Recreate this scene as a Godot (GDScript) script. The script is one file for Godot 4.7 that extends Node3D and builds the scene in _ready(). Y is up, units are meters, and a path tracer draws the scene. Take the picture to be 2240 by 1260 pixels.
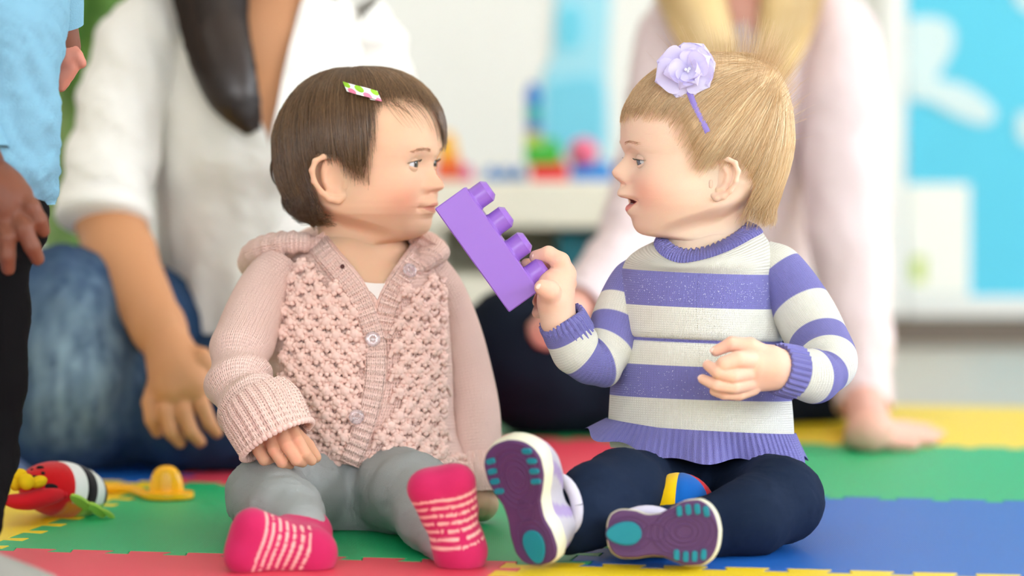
extends Node3D

const F := 7100.0            # focal length in pixels of the 2240 x 1260 frame
const EYE := 0.4225          # height of the lens above the mat
const PITCH := 0.05347       # the lens looks down by this angle

# ---------------------------------------------------------------- geometry collector
class Geo:
	var v := PackedVector3Array()
	var n := PackedVector3Array()
	var uv := PackedVector2Array()
	var c := PackedColorArray()
	var ix := PackedInt32Array()

	func grid(p: PackedVector3Array, rows: int, cols: int, wrap: bool, q: PackedVector2Array, cl: PackedColorArray, out := Vector3.ZERO) -> void:
		# rows x cols points; with wrap the last column repeats the first. Normals by differences; "out" tells the outer side (zero: away from the middle of each row)
		var base := v.size()
		var nn := PackedVector3Array()
		nn.resize(rows * cols)
		var vote := 0.0
		for i in rows:
			var i0 := maxi(i - 1, 0) * cols
			var i1 := mini(i + 1, rows - 1) * cols
			var mid := Vector3.ZERO
			if out == Vector3.ZERO:
				for j in range(0, cols, maxi(1, cols / 8)):
					mid += p[i * cols + j]
				mid /= float((cols - 1) / maxi(1, cols / 8) + 1)
			for j in cols:
				var a := j - 1
				var b := j + 1
				if wrap:
					if a < 0: a = cols - 2
					if b > cols - 1: b = 1
				else:
					a = maxi(a, 0)
					b = mini(b, cols - 1)
				var du := p[i * cols + b] - p[i * cols + a]
				var dv := p[i1 + j] - p[i0 + j]
				var m := du.cross(dv)
				var l := m.length()
				if l > 1e-14:
					m /= l
				else:
					m = Vector3.ZERO
				nn[i * cols + j] = m
				vote += m.dot(p[i * cols + j] - mid if out == Vector3.ZERO else out)
		var s := 1.0 if vote >= 0 else -1.0
		for i in rows:
			for j in cols:
				var m := nn[i * cols + j] * s
				if m == Vector3.ZERO:
					var other := i + 1 if i < rows / 2 else i - 1
					for k in range(0, cols - 1, maxi(1, cols / 12)):
						m += nn[other * cols + k] * (s if other > i else 1.0)
					m = m.normalized() if m.length() > 1e-6 else Vector3.UP
				nn[i * cols + j] = m
		v.append_array(p)
		n.append_array(nn)
		uv.append_array(q)
		c.append_array(cl)
		for i in rows - 1:
			for j in cols - 1:
				var a := base + i * cols + j
				var b := a + 1
				var d := a + cols
				var e := d + 1
				if s > 0:
					ix.append_array([a, e, b, a, d, e])
				else:
					ix.append_array([a, b, e, a, e, d])

	func tri(a: Vector3, b: Vector3, d: Vector3, nor: Vector3, col := Color.WHITE) -> void:
		var k := v.size()
		v.append_array([a, b, d])
		n.append_array([nor, nor, nor])
		uv.append_array([Vector2(a.x, a.z), Vector2(b.x, b.z), Vector2(d.x, d.z)])
		c.append_array([col, col, col])
		if (b - a).cross(d - a).dot(nor) > 0:
			ix.append_array([k, k + 2, k + 1])
		else:
			ix.append_array([k, k + 1, k + 2])

	func quad(a: Vector3, b: Vector3, d: Vector3, e: Vector3, nor: Vector3, col := Color.WHITE) -> void:
		tri(a, b, d, nor, col)
		tri(a, d, e, nor, col)

	func box(t: Transform3D, size: Vector3, bevel := 0.0, col := Color.WHITE) -> void:
		# a box with chamfered edges
		var h := size / 2.0
		var b := minf(bevel, minf(h.x, minf(h.y, h.z)) * 0.9)
		var q := h - Vector3(b, b, b)
		var ax := [Vector3.RIGHT, Vector3.UP, Vector3.BACK]
		for k in 3:
			var x: Vector3 = ax[k]
			var y: Vector3 = ax[(k + 1) % 3]
			var z: Vector3 = ax[(k + 2) % 3]
			for s in [-1.0, 1.0]:
				var o: Vector3 = x * h[k] * s
				var yy: Vector3 = y * q[(k + 1) % 3]
				var zz: Vector3 = z * q[(k + 2) % 3]
				quad(t * (o - yy - zz), t * (o + yy - zz), t * (o + yy + zz), t * (o - yy + zz), (t.basis * (x * s)).normalized(), col)
				if b > 0:
					for s2 in [-1.0, 1.0]:
						var xo: Vector3 = x * h[k] * s
						var xi: Vector3 = x * q[k] * s
						var yo: Vector3 = y * h[(k + 1) % 3] * s2
						var yi: Vector3 = y * q[(k + 1) % 3] * s2
						quad(t * (xo + yi - zz), t * (xo + yi + zz), t * (xi + yo + zz), t * (xi + yo - zz), (t.basis * (x * s + y * s2)).normalized(), col)
		if b > 0:
			for sx in [-1.0, 1.0]:
				for sy in [-1.0, 1.0]:
					for sz in [-1.0, 1.0]:
						tri(t * Vector3(h.x * sx, q.y * sy, q.z * sz), t * Vector3(q.x * sx, h.y * sy, q.z * sz), t * Vector3(q.x * sx, q.y * sy, h.z * sz), (t.basis * Vector3(sx, sy, sz)).normalized(), col)

	func prism(poly: PackedVector2Array, t: Transform3D, depth: float, chamfer := 0.0, col := Color.WHITE) -> void:
		# an outline in t's x, y plane raised along z by depth
		var top := poly
		if chamfer > 0:
			top = PackedVector2Array()
			var sg := 1.0 if Geometry2D.is_polygon_clockwise(poly) else -1.0
			for i in poly.size():
				var a := (poly[i] - poly[i - 1]).normalized()
				var b := (poly[(i + 1) % poly.size()] - poly[i]).normalized()
				var m := Vector2(a.y, -a.x) + Vector2(b.y, -b.x)
				top.append(poly[i] + m / maxf(0.5, 1.0 + a.dot(b)) * chamfer * sg)
		var zdir := t.basis.z.normalized()
		var tr := Geometry2D.triangulate_polygon(top)
		for i in range(0, tr.size(), 3):
			var a := top[tr[i]]
			var b := top[tr[i + 1]]
			var d := top[tr[i + 2]]
			tri(t * Vector3(a.x, a.y, depth), t * Vector3(b.x, b.y, depth), t * Vector3(d.x, d.y, depth), zdir, col)
		var tl := Geometry2D.triangulate_polygon(poly)
		for i in range(0, tl.size(), 3):
			var a := poly[tl[i]]
			var b := poly[tl[i + 1]]
			var d := poly[tl[i + 2]]
			tri(t * Vector3(a.x, a.y, 0), t * Vector3(b.x, b.y, 0), t * Vector3(d.x, d.y, 0), -zdir, col)
		var cw := Geometry2D.is_polygon_clockwise(poly)
		for i in poly.size():
			var a := poly[i]
			var b := poly[(i + 1) % poly.size()]
			var e := (b - a).normalized()
			var m := Vector2(e.y, -e.x) * (-1.0 if cw else 1.0)
			quad(t * Vector3(a.x, a.y, 0), t * Vector3(b.x, b.y, 0), t * Vector3(b.x, b.y, depth - chamfer), t * Vector3(a.x, a.y, depth - chamfer), (t.basis * Vector3(m.x, m.y, 0)).normalized(), col)
			if chamfer > 0:
				var a2 := top[i]
				var b2 := top[(i + 1) % poly.size()]
				quad(t * Vector3(a.x, a.y, depth - chamfer), t * Vector3(b.x, b.y, depth - chamfer), t * Vector3(b2.x, b2.y, depth), t * Vector3(a2.x, a2.y, depth), (t.basis * Vector3(m.x, m.y, 1)).normalized(), col)

	func add(g: Geo, t: Transform3D, col := Color(-1, 0, 0)) -> void:
		var k := v.size()
		v.append_array(t * g.v)
		var nb := Transform3D(t.basis.inverse().transposed(), Vector3.ZERO)
		var m := nb * g.n
		for i in m.size():
			m[i] = m[i].normalized()
		n.append_array(m)
		uv.append_array(g.uv)
		if col.r < 0:
			c.append_array(g.c)
		else:
			var cc := PackedColorArray()
			cc.resize(g.v.size())
			cc.fill(col)
			c.append_array(cc)
		var flip := t.basis.determinant() < 0
		var src := g.ix
		var dst := PackedInt32Array()
		dst.resize(src.size())
		if flip:
			for i in range(0, src.size(), 3):
				dst[i] = src[i] + k
				dst[i + 1] = src[i + 2] + k
				dst[i + 2] = src[i + 1] + k
		else:
			for i in src.size():
				dst[i] = src[i] + k
		ix.append_array(dst)

	func mesh() -> ArrayMesh:
		var a := []
		a.resize(Mesh.ARRAY_MAX)
		a[Mesh.ARRAY_VERTEX] = v
		a[Mesh.ARRAY_NORMAL] = n
		a[Mesh.ARRAY_TEX_UV] = uv
		a[Mesh.ARRAY_COLOR] = c
		a[Mesh.ARRAY_INDEX] = ix
		var m := ArrayMesh.new()
		m.add_surface_from_arrays(Mesh.PRIMITIVE_TRIANGLES, a)
		return m

# ---------------------------------------------------------------- places and nodes
func at(px: float, py: float, depth: float) -> Vector3:
	# the point that stands "depth" metres in front of the lens (along the floor) and shows at that pixel
	var r := Vector3((px - 1120.0) / F, -(py - 630.0) / F, -1.0).rotated(Vector3.RIGHT, -PITCH)
	return Vector3(0, EYE, 0) + r * (depth / -r.z)

func on_floor(px: float, py: float, h := 0.0) -> Vector3:
	var r := Vector3((px - 1120.0) / F, -(py - 630.0) / F, -1.0).rotated(Vector3.RIGHT, -PITCH)
	return Vector3(0, EYE, 0) + r * ((EYE - h) / -r.y)

func put(called: String, g: Geo, m: Material, parent: Node3D = self, label := "", category := "", group := "", kind := "") -> MeshInstance3D:
	var o := MeshInstance3D.new()
	o.name = called
	o.mesh = g.mesh()
	o.material_override = m
	parent.add_child(o, true)
	tag(o, label, category, group, kind)
	return o

func tag(o: Node, label := "", category := "", group := "", kind := "") -> void:
	if label: o.set_meta("label", label)
	if category: o.set_meta("category", category)
	if group: o.set_meta("group", group)
	if kind: o.set_meta("kind", kind)

var used := {}
func thing(called: String, where: Vector3, label: String, category: String, group := "") -> Node3D:
	var o := Node3D.new()
	var k: int = used.get(called, 0)
	used[called] = k + 1
	o.name = called if k == 0 else "%s_%03d" % [called, k]
	add_child(o)
	o.position = where
	tag(o, label, category, group)
	return o

func part(o: Node3D, called: String, g: Geo, m: Material, label := "") -> MeshInstance3D:
	# geometry given in world coordinates, hung under the thing o (parts of parts too)
	var top: Node = o
	while top.get_parent() != self: top = top.get_parent()
	if str(top.name).begins_with("person"): ground(g)
	var inv := Transform3D(Basis(), -o.global_position)
	g.v = inv * g.v
	return put(called, g, m, o, label)

# ---------------------------------------------------------------- materials
func mat(col: Color, rough := 0.7, spec := 0.5) -> StandardMaterial3D:
	var m := StandardMaterial3D.new()
	m.albedo_color = col
	m.roughness = rough
	m.metallic_specular = spec
	return m

func vmat(rough := 0.7, spec := 0.5) -> StandardMaterial3D:
	var m := mat(Color.WHITE, rough, spec)
	m.vertex_color_use_as_albedo = true
	return m

func lin(r: float, g: float, b: float) -> Color:
	# 0..255 screen colour as a linear vertex colour
	return Color(r / 255.0, g / 255.0, b / 255.0).srgb_to_linear()

func rgb8(r: float, g: float, b: float) -> Color:
	return Color(r / 255.0, g / 255.0, b / 255.0)

func bump(m: StandardMaterial3D, t: Texture2D, cm: float, scale: Vector3, tri := false) -> StandardMaterial3D:
	m.heightmap_enabled = true
	m.heightmap_texture = t
	m.heightmap_scale = cm
	m.uv1_scale = scale
	if tri:
		m.uv1_triplanar = true
		m.uv1_world_triplanar = true
		m.uv1_triplanar_sharpness = 4.0
	return m

func noise_tex(freq: float, size := 256, oct := 3, sd := 1) -> ImageTexture:
	var nz := FastNoiseLite.new()
	nz.seed = sd
	nz.frequency = freq
	nz.fractal_octaves = oct
	return ImageTexture.create_from_image(nz.get_seamless_image(size, size))

func height_tex(w: int, h: int, fn: Callable) -> ImageTexture:
	var im := Image.create_empty(w, h, false, Image.FORMAT_RF)
	for y in h:
		for x in w:
			im.set_pixel(x, y, Color(fn.call((x + 0.5) / w, (y + 0.5) / h), 0, 0))
	return ImageTexture.create_from_image(im)

func knit_height(u: float, w: float) -> float:
	# one stockinette stitch: two slanted loops that make a V, tiling both ways
	var best := 0.0
	for k in [-1.0, 0.0, 1.0]:
		for s in [-1.0, 1.0]:
			var p := Vector2(u, w + k)
			var a := Vector2(0.5 + s * 0.10, 1.15)
			var b := Vector2(0.5 + s * 0.36, -0.15)
			var d := Geometry2D.get_closest_point_to_segment(p, a, b).distance_to(p)
			best = maxf(best, sqrt(maxf(0.0, 1.0 - pow(d / 0.21, 2.0))) * (0.75 + 0.25 * sin(PI * clampf(w + k, 0, 1))))
	return best

# ---------------------------------------------------------------- curves and lofts
func cat(a, b, c, d, t: float):
	return b + 0.5 * t * ((c - a) + t * ((2.0 * a - 5.0 * b + 4.0 * c - d) + t * (3.0 * (b - c) + d - a)))

func curve(pts: Array, n: int) -> PackedVector3Array:
	var out := PackedVector3Array()
	var m := pts.size() - 1
	for i in n:
		var f := float(i) / (n - 1) * m
		var k := mini(int(f), m - 1)
		out.append(cat(pts[maxi(k - 1, 0)], pts[k], pts[k + 1], pts[mini(k + 2, m)], f - k))
	return out

func tab(t: Array, x: float, col: int) -> float:
	# smooth look-up in rows sorted by their first number
	var m := t.size()
	if x <= t[0][0]: return t[0][col]
	if x >= t[m - 1][0]: return t[m - 1][col]
	var k := 0
	while k < m - 2 and t[k + 1][0] < x: k += 1
	var x0: float = t[k][0]
	var x1: float = t[k + 1][0]
	var y0: float = t[k][col]
	var y1: float = t[k + 1][col]
	var h := x1 - x0
	var s := (y1 - y0) / h
	var s0 := s
	var s1 := s
	if k > 0: s0 = (y0 - t[k - 1][col]) / (x0 - t[k - 1][0])
	if k < m - 2: s1 = (t[k + 2][col] - y1) / (t[k + 2][0] - x1)
	var m0 := 0.0 if s0 * s <= 0 else 2.0 * s0 * s / (s0 + s)
	var m1 := 0.0 if s1 * s <= 0 else 2.0 * s1 * s / (s1 + s)
	var q := (x - x0) / h
	return y0 * (1 + 2 * q) * (1 - q) * (1 - q) + h * m0 * q * (1 - q) * (1 - q) + y1 * q * q * (3 - 2 * q) + h * m1 * q * q * (q - 1)

# keys: [centre, half-axis X, half-axis Y]; u_len: metres of texture round the ring; fn(i 0..1, angle, point, outward) -> moved point
func loft(g: Geo, keys: Array, nr: int, ns: int, u_len := 1.0, col = Color.WHITE, fn = null, cap0 := false, cap1 := false, pw := 1.0) -> void:
	var m := keys.size() - 1
	var p := PackedVector3Array()
	var q := PackedVector2Array()
	var cl := PackedColorArray()
	var len_ := 0.0
	var last := Vector3.ZERO
	var rows := 0
	var caps := 5
	var steps := []
	if cap0:
		for i in caps: steps.append([0.0, i / float(caps), -1.0])
	for i in nr: steps.append([i / float(nr - 1), 1.0, 0.0])
	if cap1:
		for i in range(caps - 1, -1, -1): steps.append([1.0, i / float(caps), 1.0])
	for st in steps:
		var f: float = st[0] * m
		var k := mini(int(f), m - 1)
		var t := f - k
		var ka: Array = keys[maxi(k - 1, 0)]
		var kb: Array = keys[k]
		var kc: Array = keys[k + 1]
		var kd: Array = keys[mini(k + 2, m)]
		var o: Vector3 = cat(ka[0], kb[0], kc[0], kd[0], t)
		var X: Vector3 = cat(ka[1], kb[1], kc[1], kd[1], t)
		var Y: Vector3 = cat(ka[2], kb[2], kc[2], kd[2], t)
		var shrink := 1.0
		if st[2] != 0.0:
			shrink = sin(st[1] * PI / 2)
			var ax := X.cross(Y).normalized()
			var along: Vector3 = (keys[m][0] - keys[m - 1][0]) if st[2] > 0 else (keys[0][0] - keys[1][0])
			if ax.dot(along) < 0: ax = -ax
			o += ax * cos(st[1] * PI / 2) * minf(X.length(), Y.length()) * 0.8
		if rows > 0: len_ += o.distance_to(last)
		last = o
		for j in ns + 1:
			var a := TAU * j / ns
			var ca := cos(a)
			var sa := sin(a)
			if pw != 1.0:
				ca = signf(ca) * pow(absf(ca), pw)
				sa = signf(sa) * pow(absf(sa), pw)
			var dirv := X * ca + Y * sa
			var pt := o + dirv * shrink
			if fn != null:
				pt = fn.call(st[0], a if j < ns else 0.0, pt, dirv.normalized())
			p.append(pt)
			q.append(Vector2(u_len * j / ns, len_))
			cl.append(col if col is Color else col.call(st[0], a if j < ns else 0.0, pt))
		rows += 1
	g.grid(p, rows, ns + 1, true, q, cl)

# a limb: points with radii; flat (x radius / y radius) about the reference direction
func limb_keys(pts: Array, radii: Array, ref: Vector3, flat := 1.0) -> Array:
	var keys := []
	var lx := Vector3.ZERO
	var ly := Vector3.ZERO
	for i in pts.size():
		var a: Vector3 = pts[maxi(i - 1, 0)]
		var b: Vector3 = pts[mini(i + 1, pts.size() - 1)]
		var t := (b - a).normalized()
		var x := ref.cross(t).normalized()
		var y := t.cross(x)
		if x.dot(lx) < 0: x = -x
		if y.dot(ly) < 0: y = -y
		lx = x
		ly = y
		var r: float = radii[i] if not radii[i] is Array else radii[i][0]
		var r2: float = r * flat if not radii[i] is Array else radii[i][1]
		keys.append([pts[i], x * r, y * r2])
	return keys

func sweep(g: Geo, line: PackedVector3Array, r0: float, r1: float, ns: int, col := Color.WHITE, caps := false, up := Vector3.UP) -> void:
	var p := PackedVector3Array()
	var q := PackedVector2Array()
	var cl := PackedColorArray()
	var m := line.size()
	var x := Vector3.ZERO
	var rows := 0
	for i in m:
		var t := (line[mini(i + 1, m - 1)] - line[maxi(i - 1, 0)]).normalized()
		if x == Vector3.ZERO:
			x = t.cross(up)
			if x.length() < 0.01: x = t.cross(Vector3.RIGHT)
		x = (x - t * x.dot(t)).normalized()
		var y := t.cross(x)
		var r := lerpf(r0, r1, float(i) / (m - 1))
		if caps and i == 0:
			for j in ns + 1:
				p.append(line[0] - t * r * 0.7); q.append(Vector2(float(j) / ns, 0)); cl.append(col)
			rows += 1
		for j in ns + 1:
			var a := TAU * j / ns
			p.append(line[i] + (x * cos(a) + y * sin(a)) * r); q.append(Vector2(float(j) / ns, float(i))); cl.append(col)
		rows += 1
		if caps and i == m - 1:
			for j in ns + 1:
				p.append(line[i] + t * r * 0.7); q.append(Vector2(float(j) / ns, 0)); cl.append(col)
			rows += 1
	g.grid(p, rows, ns + 1, true, q, cl)

func ellipsoid(g: Geo, t: Transform3D, rad: Vector3, nr := 12, ns := 18, col = Color.WHITE, fn = null) -> void:
	var p := PackedVector3Array()
	var q := PackedVector2Array()
	var cl := PackedColorArray()
	for i in nr + 1:
		var la := PI * (float(i) / nr - 0.5)
		for j in ns + 1:
			var lo := TAU * (j % ns) / ns
			var d := Vector3(cos(la) * cos(lo), sin(la), cos(la) * sin(lo))
			var s := 1.0 if fn == null else fn.call(d)
			p.append(t * (d * rad * s))
			q.append(Vector2(float(j) / ns, float(i) / nr))
			cl.append(col if col is Color else col.call(d))
	g.grid(p, nr + 1, ns + 1, true, q, cl, Vector3.ZERO)

# ---------------------------------------------------------------- bodies: tapered bones joined smoothly, meshed as surface nets
# bones: [a, b, radius a, radius b, (own smoothing)]
func nets(g: Geo, bones: Array, cell: float, k: float, col = Color.WHITE) -> void:
	var lo := Vector3(1e9, 1e9, 1e9)
	var hi := -lo
	for b in bones:
		var r: float = maxf(b[2], b[3]) + k + cell * 2.5
		lo = lo.min((b[0] as Vector3).min(b[1]) - Vector3(r, r, r))
		hi = hi.max((b[0] as Vector3).max(b[1]) + Vector3(r, r, r))
	var nx := int((hi.x - lo.x) / cell) + 2
	var ny := int((hi.y - lo.y) / cell) + 2
	var nz := int((hi.z - lo.z) / cell) + 2
	var fld := PackedFloat32Array()
	fld.resize(nx * ny * nz)
	fld.fill(1.0)
	for b in bones:
		var A: Vector3 = b[0]
		var B: Vector3 = b[1]
		var ra: float = b[2]
		var rb: float = b[3]
		var kk: float = b[4] if b.size() > 4 else k
		var r := maxf(ra, rb) + kk + cell * 2.0
		var l := (A.min(B) - Vector3(r, r, r) - lo) / cell
		var h := (A.max(B) + Vector3(r, r, r) - lo) / cell
		var ab := B - A
		var inv := 1.0 / maxf(ab.length_squared(), 1e-12)
		for z in range(maxi(0, int(l.z)), mini(nz - 1, int(h.z) + 1) + 1):
			for y in range(maxi(0, int(l.y)), mini(ny - 1, int(h.y) + 1) + 1):
				var row := (z * ny + y) * nx
				for x in range(maxi(0, int(l.x)), mini(nx - 1, int(h.x) + 1) + 1):
					var p := lo + Vector3(x, y, z) * cell
					var t := clampf((p - A).dot(ab) * inv, 0.0, 1.0)
					var d := p.distance_to(A + ab * t) - (ra + (rb - ra) * t)
					var o := fld[row + x]
					var hh := maxf(kk - absf(o - d), 0.0) / kk
					fld[row + x] = minf(o, d) - hh * hh * kk * 0.25
	var id := PackedInt32Array()
	id.resize(nx * ny * nz)
	id.fill(-1)
	var base := g.v.size()
	var vv := PackedVector3Array()
	var cx := [0, 1, 0, 1, 0, 1, 0, 1]
	var cy := [0, 0, 1, 1, 0, 0, 1, 1]
	var cz := [0, 0, 0, 0, 1, 1, 1, 1]
	var off := PackedInt32Array([0, 1, nx, nx + 1, nx * ny, nx * ny + 1, nx * ny + nx, nx * ny + nx + 1])
	var ea := PackedInt32Array([0, 2, 4, 6, 0, 1, 4, 5, 0, 1, 2, 3])
	var eb := PackedInt32Array([1, 3, 5, 7, 2, 3, 6, 7, 4, 5, 6, 7])
	for z in nz - 1:
		for y in ny - 1:
			var row := (z * ny + y) * nx
			for x in nx - 1:
				var o := row + x
				var f0 := fld[o]
				if absf(f0) > cell * 2.0: continue
				var neg := 0
				for q in 8:
					if fld[o + off[q]] < 0: neg += 1
				if neg == 0 or neg == 8: continue
				var s := Vector3.ZERO
				var cnt := 0
				for e in 12:
					var fa := fld[o + off[ea[e]]]
					var fb := fld[o + off[eb[e]]]
					if (fa < 0) != (fb < 0):
						var t := fa / (fa - fb)
						var a := ea[e]
						var b := eb[e]
						s += Vector3(lerpf(cx[a], cx[b], t), lerpf(cy[a], cy[b], t), lerpf(cz[a], cz[b], t))
						cnt += 1
				id[o] = vv.size()
				vv.append(lo + (Vector3(x, y, z) + s / cnt) * cell)
	var nn := PackedVector3Array()
	nn.resize(vv.size())
	var tri_ := PackedInt32Array()
	var sx := 1
	var sy := nx
	var sz := nx * ny
	for z in range(1, nz - 1):
		for y in range(1, ny - 1):
			for x in range(1, nx - 1):
				var o := (z * ny + y) * nx + x
				if id[o] < 0: continue
				var f := fld[o] < 0
				for ax in 3:
					var st := sx if ax == 0 else sy if ax == 1 else sz
					if (fld[o + st] < 0) == f: continue
					var u := sy if ax == 0 else sz if ax == 1 else sx
					var w := sz if ax == 0 else sx if ax == 1 else sy
					var a := id[o]
					var b := id[o - u]
					var c := id[o - u - w]
					var d := id[o - w]
					if a < 0 or b < 0 or c < 0 or d < 0: continue
					var nrm := (vv[c] - vv[a]).cross(vv[d] - vv[b])
					if not f: nrm = -nrm
					nn[a] += nrm; nn[b] += nrm; nn[c] += nrm; nn[d] += nrm
					# normals point out of the flesh; front faces run clockwise
					if f: tri_.append_array([a, c, b, a, d, c])
					else: tri_.append_array([a, b, c, a, c, d])
	for i in nn.size():
		nn[i] = nn[i].normalized()
	g.v.append_array(vv)
	g.n.append_array(nn)
	for i in vv.size():
		g.uv.append(Vector2(vv[i].x, vv[i].y))
		g.c.append(col if col is Color else col.call(vv[i]))
	for i in tri_.size():
		tri_[i] += base
	g.ix.append_array(tri_)

func ground(g: Geo, h := 0.0006) -> void:
	# what rests on the mat is pressed flat there
	for i in g.v.size():
		if g.v[i].y < h: g.v[i].y = h

func chain(bones: Array, pts: Array, radii: Array, k := -1.0) -> void:
	for i in pts.size() - 1:
		if k > 0: bones.append([pts[i], pts[i + 1], radii[i], radii[i + 1], k])
		else: bones.append([pts[i], pts[i + 1], radii[i], radii[i + 1]])

# ---------------------------------------------------------------- camera, sky, lamps
func camera_and_light() -> void:
	var cam := Camera3D.new()
	cam.name = "camera"
	add_child(cam)
	cam.position = Vector3(0, EYE, 0)
	cam.rotation = Vector3(-PITCH, 0, 0)
	var ca := CameraAttributesPhysical.new()
	ca.frustum_focal_length = 12.0 / (630.0 / F)
	ca.frustum_focus_distance = 3.2
	ca.exposure_aperture = 2.7
	ca.frustum_near = 0.05
	ca.frustum_far = 100.0
	cam.attributes = ca
	cam.fov = rad_to_deg(2.0 * atan(630.0 / F))
	cam.current = true
	var we := WorldEnvironment.new()
	we.name = "environment"
	var e := Environment.new()
	e.background_mode = Environment.BG_SKY
	var sk := ProceduralSkyMaterial.new()
	sk.sky_top_color = Color(0.86, 0.91, 0.97)
	sk.sky_horizon_color = Color(0.98, 0.975, 0.96)
	sk.ground_bottom_color = Color(0.45, 0.45, 0.42)
	sk.ground_horizon_color = Color(0.8, 0.82, 0.82)
	sk.sky_energy_multiplier = 3.0
	e.sky = Sky.new()
	e.sky.sky_material = sk
	e.tonemap_mode = Environment.TONE_MAPPER_LINEAR
	e.tonemap_exposure = 1.16
	e.sdfgi_enabled = true
	e.ssao_enabled = true
	e.ssil_enabled = true
	we.environment = e
	add_child(we)

const LAMPS := [[-1.7, -1.2, "over the front left of the room"], [1.7, -1.2, "over the front right of the room"], [-1.7, -3.3, "over the woman in white"], [0.2, -2.9, "right over the two toddlers"], [1.7, -3.3, "over the right of the mat"], [-1.7, -5.2, "over the tall plant"], [0.2, -5.0, "over the toy shelf"], [1.7, -5.2, "over the blue display board"]]
func ceiling_lamps() -> void:
	var glow := mat(Color(1, 1, 1), 0.6)
	glow.emission_enabled = true
	glow.emission = Color(1.0, 0.97, 0.92)
	glow.emission_energy_multiplier = 0.8
	var white := mat(Color(0.9, 0.9, 0.88), 0.5)
	for i in LAMPS.size():
		var w := Vector3(LAMPS[i][0], 2.68, LAMPS[i][1])
		var t := thing("ceiling_lamp", w, "square white ceiling light panel " + str(LAMPS[i][2]), "ceiling light", "ceiling light panels")
		var g := Geo.new()
		for s in [-1.0, 1.0]:
			g.box(Transform3D(Basis(), w + Vector3(0.6 * s, 0, 0)), Vector3(0.04, 0.05, 1.24), 0.004)
			g.box(Transform3D(Basis(), w + Vector3(0, 0, 0.6 * s)), Vector3(1.16, 0.05, 0.04), 0.004)
		part(t, "frame", g, white)
		g = Geo.new()
		g.box(Transform3D(Basis(), w + Vector3(0, 0.005, 0)), Vector3(1.158, 0.02, 1.158))
		part(t, "diffuser", g, glow)
		var l := AreaLight3D.new()
		l.name = "panel_light"
		l.area_size = Vector2(1.14, 1.14)
		l.area_normalize_energy = true
		l.light_energy = 0.25
		l.light_color = Color(1.0, 0.965, 0.915)
		l.area_range = 12.0
		l.shadow_enabled = true
		t.add_child(l)
		l.position = Vector3(0, -0.03, 0)
		l.rotation = Vector3(-PI / 2, 0, 0)

# ---------------------------------------------------------------- the room
func slab(called: String, lo: Vector3, hi: Vector3, m: Material, bevel := 0.0, parent: Node3D = self) -> MeshInstance3D:
	var g := Geo.new()
	g.box(Transform3D(Basis(), (lo + hi) / 2.0), hi - lo, bevel)
	var o := put(called, g, m, parent)
	if parent == self: o.set_meta("kind", "structure")
	return o

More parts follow.
